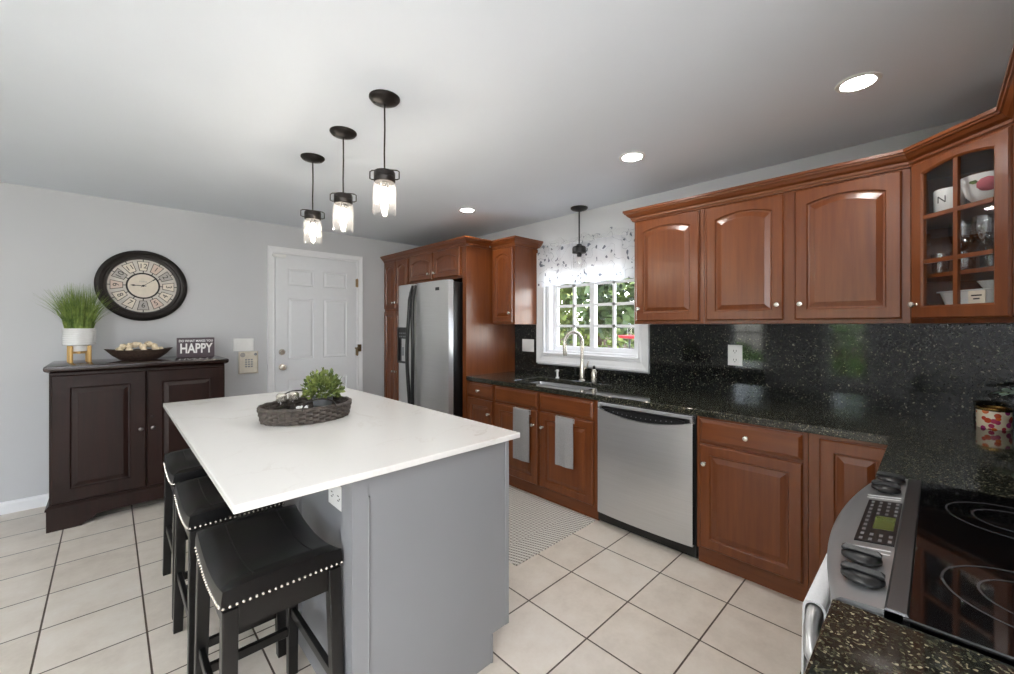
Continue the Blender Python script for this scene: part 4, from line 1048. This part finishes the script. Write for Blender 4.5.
# light switch and keypad
sw = thing('light_switch', 'white three-gang light switch plate between the sideboard and door', 'light switch', (.938, YF, 1.174), 'wall plates')
F = FARW(.938, YF - .0005, 1.174); pl = outlet(F, .172, .122, sw)
for du in (-.046, 0, .046):
    b = MB().loops([[F(du - .015, -.032, .006), F(du + .015, -.032, .006), F(du + .015, .032, .006), F(du - .015, .032, .006)], [F(du - .014, -.031, .008), F(du + .014, -.031, .008), F(du + .014, .031, .011), F(du - .014, .031, .011)]]); b.build('rocker', M['white_pl'], sw)
kp = thing('alarm_keypad', 'beige alarm keypad on the wall below the light switch', 'keypad', (.975, YF, 1.0))
F = FARW(.975, YF - .0005, 1.0)
MB().box(-.083, .083, -.108, .108, 0, .028, F, .012).build('case', M['beige'], kp, True)
MB().lathe([(.013, .028), (.013, .0295), (.005, .03)], F=nfr(F, .058, .078), seg=16).build('status_light', M['pot'], kp)
MB().lathe([(.022, .028), (.022, .0295)], F=nfr(F, -.05, .075), seg=20).build('speaker_grille', M['tag_b'], kp)
b = MB()
for j in range(4):
    for i in range(3): b.box(-.03 + i * .024, -.014 + i * .024, -.045 + j * .022, -.033 + j * .022, .028, .0295, F, .001)
b.build('key', M['pot'], kp)
# wall plates on the splash
ol = thing('wall_outlet', 'white electrical outlet plate on the granite splash below the wall cabinets', 'outlet', (XW - .022, .948, 1.158), 'wall plates')
F = SINKW(XW - .0225, .948, 1.158); outlet(F, .09, .14, ol)
b = MB()
for dv in (-.03, .03):
    for du in (-.008, .008): b.box(du - .0015, du + .0015, dv - .006, dv + .006, .006, .0068, F)
    b.lathe([(.003, 0), (.003, .0008)], F=nfr(F, 0, dv - .014, .006), seg=8)
b.build('socket_slot', M['black'], ol)
ol = thing('wall_switch', 'white double switch plate on the granite between cabinet and window casing', 'light switch', (XW - .022, 2.875, 1.158), 'wall plates')
F = SINKW(XW - .0225, 2.875, 1.158); outlet(F, .16, .125, ol)
for du in (-.035, .035): MB().box(du - .016, du + .016, -.033, .033, .006, .009, F, .002).build('rocker', M['white_pl'], ol)

# ------------------------------------------------------------------ lights
def make_pendant(drop=.60, long=True):
    t = thing('pendant_light', 'x', 'pendant light', (0, 0, 0), 'jar pendants over the island')
    MB().lathe([(.068, 0), (.068, -.006), (.06, -.016), (.03, -.026), (.014, -.03), (.004, -.03)], (0, 0, 0), 32).build('canopy', M['bronze'], t, True, local=True)
    b = MB()
    for s_ in (-1, 1): b.lathe([(.006, -.014), (.006, -.022), (.002, -.024)], (s_ * .045, 0, 0), 8)
    b.build('canopy_screw', M['bronze'], t, True, local=True)
    zc = -.335
    MB().tube([(0, 0, -.028), (.001, 0, -.15), (-.001, 0, -.25), (0, 0, zc + .002)], .0038, 8).build('cord', M['bronze'], t, True, local=True)
    MB().lathe([(.006, zc + .004), (.044, zc), (.047, zc - .006), (.047, zc - .022), (.045, zc - .024), (.047, zc - .026), (.047, zc - .046), (.044, zc - .05), (.018, zc - .05), (.018, zc - .075), (.01, zc - .076)], (0, 0, 0), 28).build('cap', M['bronze'], t, True, local=True)
    b = MB()
    for s_ in (-1, 1): b.tube([(s_ * .03, 0, zc + .008), (s_ * .056, 0, zc + .006), (s_ * .066, 0, zc), (s_ * .066, 0, zc - .032), (s_ * .056, 0, zc - .036), (s_ * .046, 0, zc - .036)], .0028, 6)
    b.tube([(-.03, 0, zc + .008), (.03, 0, zc + .008)], .0028, 6)
    b.build('bail_wire', M['bronze'], t, True, local=True)
    MB().lathe([(.040, zc - .046), (.048, zc - .056), (.052, zc - .07), (.052, zc - .185), (.05, zc - .193), (.046, zc - .197), (.046, zc - .191), (.0485, zc - .183), (.0485, zc - .07), (.044, zc - .058), (.037, zc - .048)], (0, 0, 0), 32, cap=False).build('glass_jar', M['seeded'], t, True, local=True)
    MB().lathe([(.009, zc - .075), (.012, zc - .085), (.016, zc - .112), (.018, zc - .13), (.015, zc - .148), (.005, zc - .158)], (0, 0, 0), 20).build('bulb', M['bulb'], t, True, local=True)
    return t
pd0 = make_pendant()
for k, (y, lab) in enumerate(((1.734, 'jar pendant light hanging nearest the camera over the island'), (2.193, 'middle jar pendant light of the three over the island'), (2.652, 'jar pendant light nearest the white door over the island'))):
    o = pd0 if k == 0 else copy_tree(pd0)
    o.location = (.898, y, ZC); o['label'] = lab; o.rotation_euler = (0, 0, (-.75, -.62, -.2)[k])
sp = thing('sink_pendant_light', 'dark pendant light with glass jar hanging in front of the window valance', 'pendant light', (2.965, 2.17, ZC))
px, py = 2.965, 2.17
MB().lathe([(.075, ZC), (.075, ZC - .008), (.065, ZC - .018), (.03, ZC - .03), (.012, ZC - .035), (.004, ZC - .035)], (px, py, 0), 32).build('canopy', M['black'], sp, True)
MB().tube([(px, py, ZC - .03), (px, py, 2.06)], .006, 8).build('rod', M['black'], sp, True)
MB().lathe([(.008, 2.075), (.022, 2.07), (.026, 2.06), (.054, 2.05), (.06, 2.035), (.06, 1.995), (.02, 1.99), (.02, 1.965), (.01, 1.96)], (px, py, 0), 24).build('cap', M['black'], sp, True)
MB().lathe([(.046, 1.997), (.055, 1.985), (.055, 1.87), (.05, 1.862), (.05, 1.866), (.052, 1.875), (.052, 1.983), (.043, 1.994)], (px, py, 0), 28, cap=False).build('glass_jar', M['jar'], sp, True)
MB().lathe([(.008, 1.962), (.018, 1.945), (.024, 1.925), (.018, 1.905), (.004, 1.897)], (px, py, 0), 16).build('bulb', M['ceramic'], sp, True)
for k, (x, y, lab) in enumerate(((2.29, .231, 'recessed ceiling light nearest the glass corner cabinet'), (2.305, 1.291, 'recessed ceiling light over the aisle by the dishwasher'), (2.302, 2.908, 'recessed ceiling light nearest the fridge'), (.7, .30, 'recessed ceiling light above the camera, in line with the island'), (-.5, -.6, 'recessed ceiling light behind the camera'), (-1.6, 1.2, 'recessed ceiling light over the dining corner'), (-1.6, -1.2, 'unseen ceiling light added over the living side for brightness'), (-1.7, 3.0, 'unseen ceiling light added to brighten the far dining wall'))):  # last two are unseen, added to brighten the dining wall the fridge reflects
    t = thing('recessed_light', lab, 'ceiling light', (x, y, ZC), 'recessed ceiling lights')
    MB().lathe([(.078, ZC), (.076, ZC - .004), (.06, ZC - .006), (.056, ZC - .002), (.056, ZC)], (x, y, 0), 40, cap=False).build('trim_ring', M['white_pl'], t, True)
    MB().lathe([(.056, ZC - .0005), (.056, ZC - .0025), (.02, ZC - .003)], (x, y, 0), 32).build('lens', M['down'], t)

# ------------------------------------------------------------------ valance
vl = thing('window_valance', 'white sheer valance printed with blue-grey sprigs over the sink window', 'curtain', (3.04, 2.2, 2.11))
def vgrid(z0f, z1f, ny, nz, name, mat, parent):
    b = MB(); R = []
    for j in range(nz + 1):
        row = []
        for i in range(ny + 1):
            y = 1.655 + 1.06 * i / ny; z0, z1 = z0f(y), z1f(y); z = z0 + (z1 - z0) * j / nz
            x = 3.037 + .008 * math.sin(y * 46) + .004 * math.sin(y * 23 + 1) * (1 - j / nz)
            row.append(b.bm.verts.new((x, y, z)))
        R.append(row)
    for j in range(nz):
        for i in range(ny): b.f((R[j][i], R[j][i + 1], R[j + 1][i + 1], R[j + 1][i]))
    return b.build(name, mat, parent, True)
vgrid(lambda y: 1.738 + .006 * math.sin(y * 30), lambda y: 2.112, 130, 12, 'valance_fabric', M['valance'], vl)
vgrid(lambda y: 2.112, lambda y: 2.165 + .018 * math.sin(y * 21) + .008 * math.sin(y * 47), 130, 4, 'sheer_header', M['sheer'], vl)
MB().tube([(3.05, 1.64, 2.112), (3.05, 2.735, 2.112)], .006, 8).build('curtain_rod', M['white_pl'], vl, True)
for y in (1.66, 2.715): MB().box(3.046, XW, y - .008, y + .008, 2.104, 2.12).build('rod_bracket', M['white_pl'], vl)

# ------------------------------------------------------------------ contents of the glass cabinet
def inside(u, n): p = FC(u, 0, -n); return p.x, p.y
x, y = inside(.075, .10); z = 1.8755
t = thing('ceramic_canister', 'white canister with a black letter N on the top cabinet shelf', 'canister', (x, y, z))
MB().lathe([(.046, z), (.05, z + .005), (.052, z + .10), (.049, z + .106), (.045, z + .104), (.044, z + .01), (.004, z + .008)], (x, y, 0), 28).build('body', M['ceramic'], t, True)
vd = Vector((-x, -y, 0)).normalized(); text_into('N', .045, Frame(Vector((x, y, z + .055)) + vd * .047 + Vector((-vd.y, vd.x, 0)) * -.024, (Vector((-vd.y, vd.x, 0)) + vd * .45).normalized(), (0, 0, 1), vd), M['text_b'], 'lettering', t)
x, y = inside(.222, .11)
t = thing('fruit_bowl', 'white bowl painted with a red fruit on the top cabinet shelf', 'bowl', (x, y, z))
MB().lathe([(.036, z), (.04, z + .004), (.066, z + .04), (.084, z + .115), (.08, z + .115), (.062, z + .042), (.036, z + .012), (.004, z + .01)], (x, y, 0), 32).build('body', M['ceramic'], t, True)
vd = Vector((-x, -y, 0)).normalized(); sdv = Vector((-vd.y, vd.x, 0))
pt = Vector((x, y, z + .068)) + vd * .0735
b = MB(); b.ball((0, 0, 0), 1, 2)
for v in b.bm.verts: c_ = v.co.copy(); v.co = pt + sdv * c_.x * .034 + Vector((vd.x * .3, vd.y * .3, 1)).normalized() * c_.y * .03 + vd * c_.z * .006
b.build('painted_fruit', M['pomegranate'], t, True)
for s_ in (-1, 1):
    b = MB(); q0 = pt + sdv * s_ * .038 + Vector((0, 0, .016)) - vd * .006; b.ball((0, 0, 0), 1, 1)
    for v in b.bm.verts: c_ = v.co.copy(); v.co = q0 + sdv * c_.x * .018 + Vector((0, 0, 1)) * c_.y * .009 + vd * c_.z * .005
    b.build('painted_leaf', M['leaf'], t, True)
z = 1.6005
gl0 = thing('wine_glass', 'clear stemmed wine glass on the middle shelf of the glass cabinet', 'glass', (0, 0, 0), 'wine glasses in the corner cabinet')
MB().lathe([(.034, 0), (.034, .002), (.006, .006), (.0045, .012), (.0045, .085), (.014, .095), (.036, .125), (.044, .165), (.042, .215), (.040, .215), (.042, .165), (.034, .127), (.004, .10)], (0, 0, 0), 20).build('glass_body', M['crystal'], gl0, True, local=True)
for k, (u, n) in enumerate(((.245, .075), (.14, .09), (.19, .185), (.29, .17), (.23, .27))):
    o = gl0 if k == 0 else copy_tree(gl0); x, y = inside(u, n); o.location = (x, y, z)
tm0 = thing('tumbler', 'clear short tumbler on the middle shelf of the glass cabinet', 'glass', (0, 0, 0), 'tumblers in the corner cabinet')
MB().lathe([(.026, 0), (.028, .004), (.033, .09), (.031, .09), (.026, .01), (.003, .008)], (0, 0, 0), 18).build('glass_body', M['crystal'], tm0, True, local=True)
for k, (u, n) in enumerate(((.06, .075), (.10, .14), (.06, .19), (.13, .22))):
    o = tm0 if k == 0 else copy_tree(tm0); x, y = inside(u, n); o.location = (x, y, z)
z = ZU0 + .0205; x, y = inside(.16, .145)
Fd = Frame((x, y, 0), U, -N, (0, 0, 1))
def dish(hw, hd, z0, h, name, label):
    def L(e, zz): 
        pts = []; r = .03
        for cx, cy, a0 in ((hw + e - r, hd + e - r, 0), (-hw - e + r, hd + e - r, 90), (-hw - e + r, -hd - e + r, 180), (hw + e - r, -hd - e + r, 270)):
            for q in range(5): a = math.radians(a0 + 22.5 * q); pts.append(Fd(cx + r * math.cos(a), cy + r * math.sin(a), zz))
        return pts
    o = MB().loops([L(-.012, z0), L(0, z0 + h * .9), L(.008, z0 + h * .92), L(.008, z0 + h), L(-.004, z0 + h), L(-.016, z0 + .006)]).build(name, M['ceramic'], None, True)
    tag(recenter(o, (x, y, z0)), label, 'dish', 'white dishes at the bottom of the corner cabinet')
dish(.125, .075, z, .062, 'baking_dish', 'lower white oblong dish at the bottom of the glass cabinet')
dish(.12, .07, z + .0625, .062, 'baking_dish', 'upper white oblong dish stacked at the bottom of the glass cabinet')
zz = z + .125; x2, y2 = inside(.205, .15)
t = thing('handled_bowl', 'small grey-white handled bowl set on the stacked white dishes', 'bowl', (x2, y2, zz))
MB().lathe([(.025, zz), (.028, zz + .003), (.045, zz + .032), (.048, zz + .036), (.044, zz + .035), (.025, zz + .008), (.003, zz + .007)], (x2, y2, 0), 24).build('body', M['ceramic'], t, True)
MB().tube([Vector((x2, y2, zz + .03)) + U * (.047 + .018 * math.sin(PI * k / 8)) + Vector((0, 0, -.02 * k / 8)) for k in range(9)], .004, 6).build('handle', M['ceramic'], t, True)
z = ZU0 + .0205; x, y = inside(.25, .03)
t = thing('small_card', 'small cream card standing before the dishes in the glass cabinet', 'card', (x, y, z))
Fk = Frame((x, y, z), U, (0, 0, 1), N)
MB().box(-.032, .032, 0, .115, -.004, 0, Fk, .001).build('card', M['tag_a'], t)
MB().box(-.02, .02, .092, .098, 0, .0006, Fk).build('print_line', M['text_b'], t); MB().box(-.012, .012, .078, .084, 0, .0006, Fk).build('print_line', M['text_b'], t)

# ---- things on the far right counter
x, y = 2.965, -.185
t = thing('candle_tin', 'round tin painted with bright orange and purple flowers in the counter corner', 'tin', (x, y, HC))
MB().lathe([(.054, HC), (.056, HC + .003), (.056, HC + .085), (.054, HC + .088)], (x, y, 0), 32).build('body', M['tin'], t, True)
MB().lathe([(.0565, HC + .082), (.058, HC + .084), (.058, HC + .094), (.054, HC + .096), (.05, HC + .088), (.004, HC + .0885)], (x, y, 0), 32).build('gold_rim', M['gold'], t, True)
x, y = 2.90, -.365
t = thing('eucalyptus_vase', 'dark vase of pale eucalyptus sprigs beside the flowered tin', 'plant', (x, y, HC))
MB().lathe([(.04, HC), (.055, HC + .01), (.06, HC + .06), (.045, HC + .12), (.03, HC + .14), (.034, HC + .15), (.028, HC + .15), (.025, HC + .14), (.004, HC + .06)], (x, y, 0), 24).build('vase', M['black'], t, True)
b = MB(); sb_ = MB(); rnd = random.Random(8)
for k in range(12):
    a = rnd.uniform(1.5, 3.4) if k % 2 else rnd.uniform(0, 6.28); ln = rnd.uniform(.13, .18) if k % 2 else rnd.uniform(.06, .10); pts = []
    for q in range(7):
        s_ = q / 6; pts.append(Vector((x + math.cos(a) * ln * s_ * 1.05, y + math.sin(a) * ln * s_ * 1.05, HC + .13 + .17 * s_ - .13 * s_ * s_)))
    sb_.tube(pts, .0015, 5)
    for q in range(1, 7):
        for s_ in (-1, 1):
            p = pts[q]; dv = (pts[q] - pts[q - 1]).normalized(); sd_ = dv.cross(Vector((0, 0, 1))).normalized() * s_; ax = (sd_ + dv * .5 + Vector((0, 0, rnd.uniform(-.2, .4)))).normalized(); pp_ = ax.cross(dv).cross(ax).normalized(); r = .017
            b.f([b.bm.verts.new(p + ax * (r + r * math.cos(2 * PI * w_ / 8)) + pp_ * r * .8 * math.sin(2 * PI * w_ / 8)) for w_ in range(8)])
b.build('leaves', M['euc'], t); sb_.build('stem', M['leaf'], t)

# ------------------------------------------------------------------ outside
b = MB().box(XW + .3, 30, -14, 18, -.65, -.55); o = b.build('ground_garden', M['soil']); struct(o)
b = MB().box(-26, XL - .2, -14, 18, -.65, -.55); o = b.build('lawn_ground', M['lawn']); struct(o)
def tree(label, x, y, h, R, n, mat, seed, low=.25):
    t = thing('garden_tree', label, 'tree', (x, y, -.55), 'trees in the garden'); rnd = random.Random(seed)
    MB().tube([(x, y, -.55), (x + .06, y, h * .3), (x - .05, y + .05, h * .6), (x, y, h * .9)], [R * .085, R * .07, R * .055, R * .02], 10).build('trunk', M['trunk'], t, True)
    b = MB()
    for k in range(n):
        a = rnd.uniform(0, 2 * PI); zz = rnd.uniform(low, 1); rad = R * math.sin(PI * min(1, (zz - low) / (1 - low) * .85 + .15)) ** .6 * math.sqrt(rnd.uniform(.15, 1))
        p = Vector((x + rad * math.cos(a), y + rad * math.sin(a), h * zz)); s_ = rnd.uniform(.12, .26)
        ax = Vector((rnd.uniform(-1, 1), rnd.uniform(-1, 1), rnd.uniform(-1, .5))).normalized(); sd_ = ax.cross(Vector((rnd.uniform(-1, 1), rnd.uniform(-1, 1), rnd.uniform(-1, 1)))).normalized()
        b.f([b.bm.verts.new(q) for q in (p, p + ax * s_ * .5 + sd_ * s_ * .35, p + ax * s_, p + ax * s_ * .5 - sd_ * s_ * .35)])
    b.build('foliage', mat, t)
tree('green tree with a thick trunk seen through the window pane by the faucet', 7.4, 6.9, 5.2, 1.4, 3600, M['tree'], 1, .22)
tree('tree seen through the window pane beside the wall cabinet', 7.2, 3.9, 5.0, 1.4, 3600, M['treed'], 2, .25)
tree('lighter tree farther back in the garden', 10.9, 7.2, 6, 2.0, 5000, M['tree'], 3, .12)
tree('dark tree at the back of the garden between two others', 10.9, 11.6, 6, 2.1, 5000, M['treed'], 4, .12)
fn = thing('garden_fence', 'weathered board fence behind the garden trees', 'fence', (14, 7, -.55))
for k in range(4): MB().box(14, 14.05, k * 3.5 + 1, k * 3.5 + 4.48, -.55, 1.25).build('fence_panel', M['fence'], fn)
fd = thing('bird_feeder', 'red-dished bird feeder on a pole outside the window', 'bird feeder', (4.35, 2.47, -.55))
MB().tube([(4.35, 2.47, -.55), (4.35, 2.47, 1.2)], .012, 8).build('pole', M['black'], fd, True)
MB().lathe([(.004, 1.2), (.12, 1.215), (.13, 1.24), (.12, 1.245), (.03, 1.225)], (4.35, 2.47, 0), 24).build('dish', M['red'], fd, True)
MB().lathe([(.028, 1.24), (.028, 1.36), (.034, 1.365), (.004, 1.39)], (4.35, 2.47, 0), 16).build('seed_tube', M['jar'], fd, True)
def shrub(label, x, y, h, R, seed, flowers=False):
    t = thing('garden_shrub', label, 'shrub', (x, y, -.55), 'shrubs outside the dining windows'); b = MB(); rnd = random.Random(seed); f2 = MB()
    for k in range(1500):
        a = rnd.uniform(0, 2 * PI); zz = rnd.random(); rad = R * math.sqrt(rnd.uniform(.3, 1)) * math.sin(PI * (zz * .8 + .2)) ** .5
        p = Vector((x + rad * math.cos(a), y + rad * math.sin(a), -.55 + (h + .55) * zz)); s_ = .10
        ax = Vector((rnd.uniform(-1, 1), rnd.uniform(-1, 1), rnd.uniform(-1, 1))).normalized(); sd_ = ax.orthogonal().normalized()
        tgt = f2 if flowers and k % 9 == 0 else b
        tgt.f([tgt.bm.verts.new(q) for q in (p, p + ax * s_ * .5 + sd_ * s_ * .35, p + ax * s_, p + ax * s_ * .5 - sd_ * s_ * .35)])
    b.build('foliage', M['shrubm'], t)
    MB().tube([(x, y, -.55), (x, y, h * .8)], .04, 8).build('stem', M['trunk'], t)
    if flowers: f2.build('flowers', M['pink'], t)
    else: f2.bm.free()
shrub('flowering pink shrub mirrored in the granite splash', -4.6, 1.3, .85, .8, 21, True)
shrub('green shrub mirrored in the granite beside the outlet', -4.9, 3.4, .9, .8, 22)
tree('tree beyond the dining windows, mirrored in the granite splash', -9.5, 2.2, 5, 2.2, 2400, M['shrubm'], 9, .15)
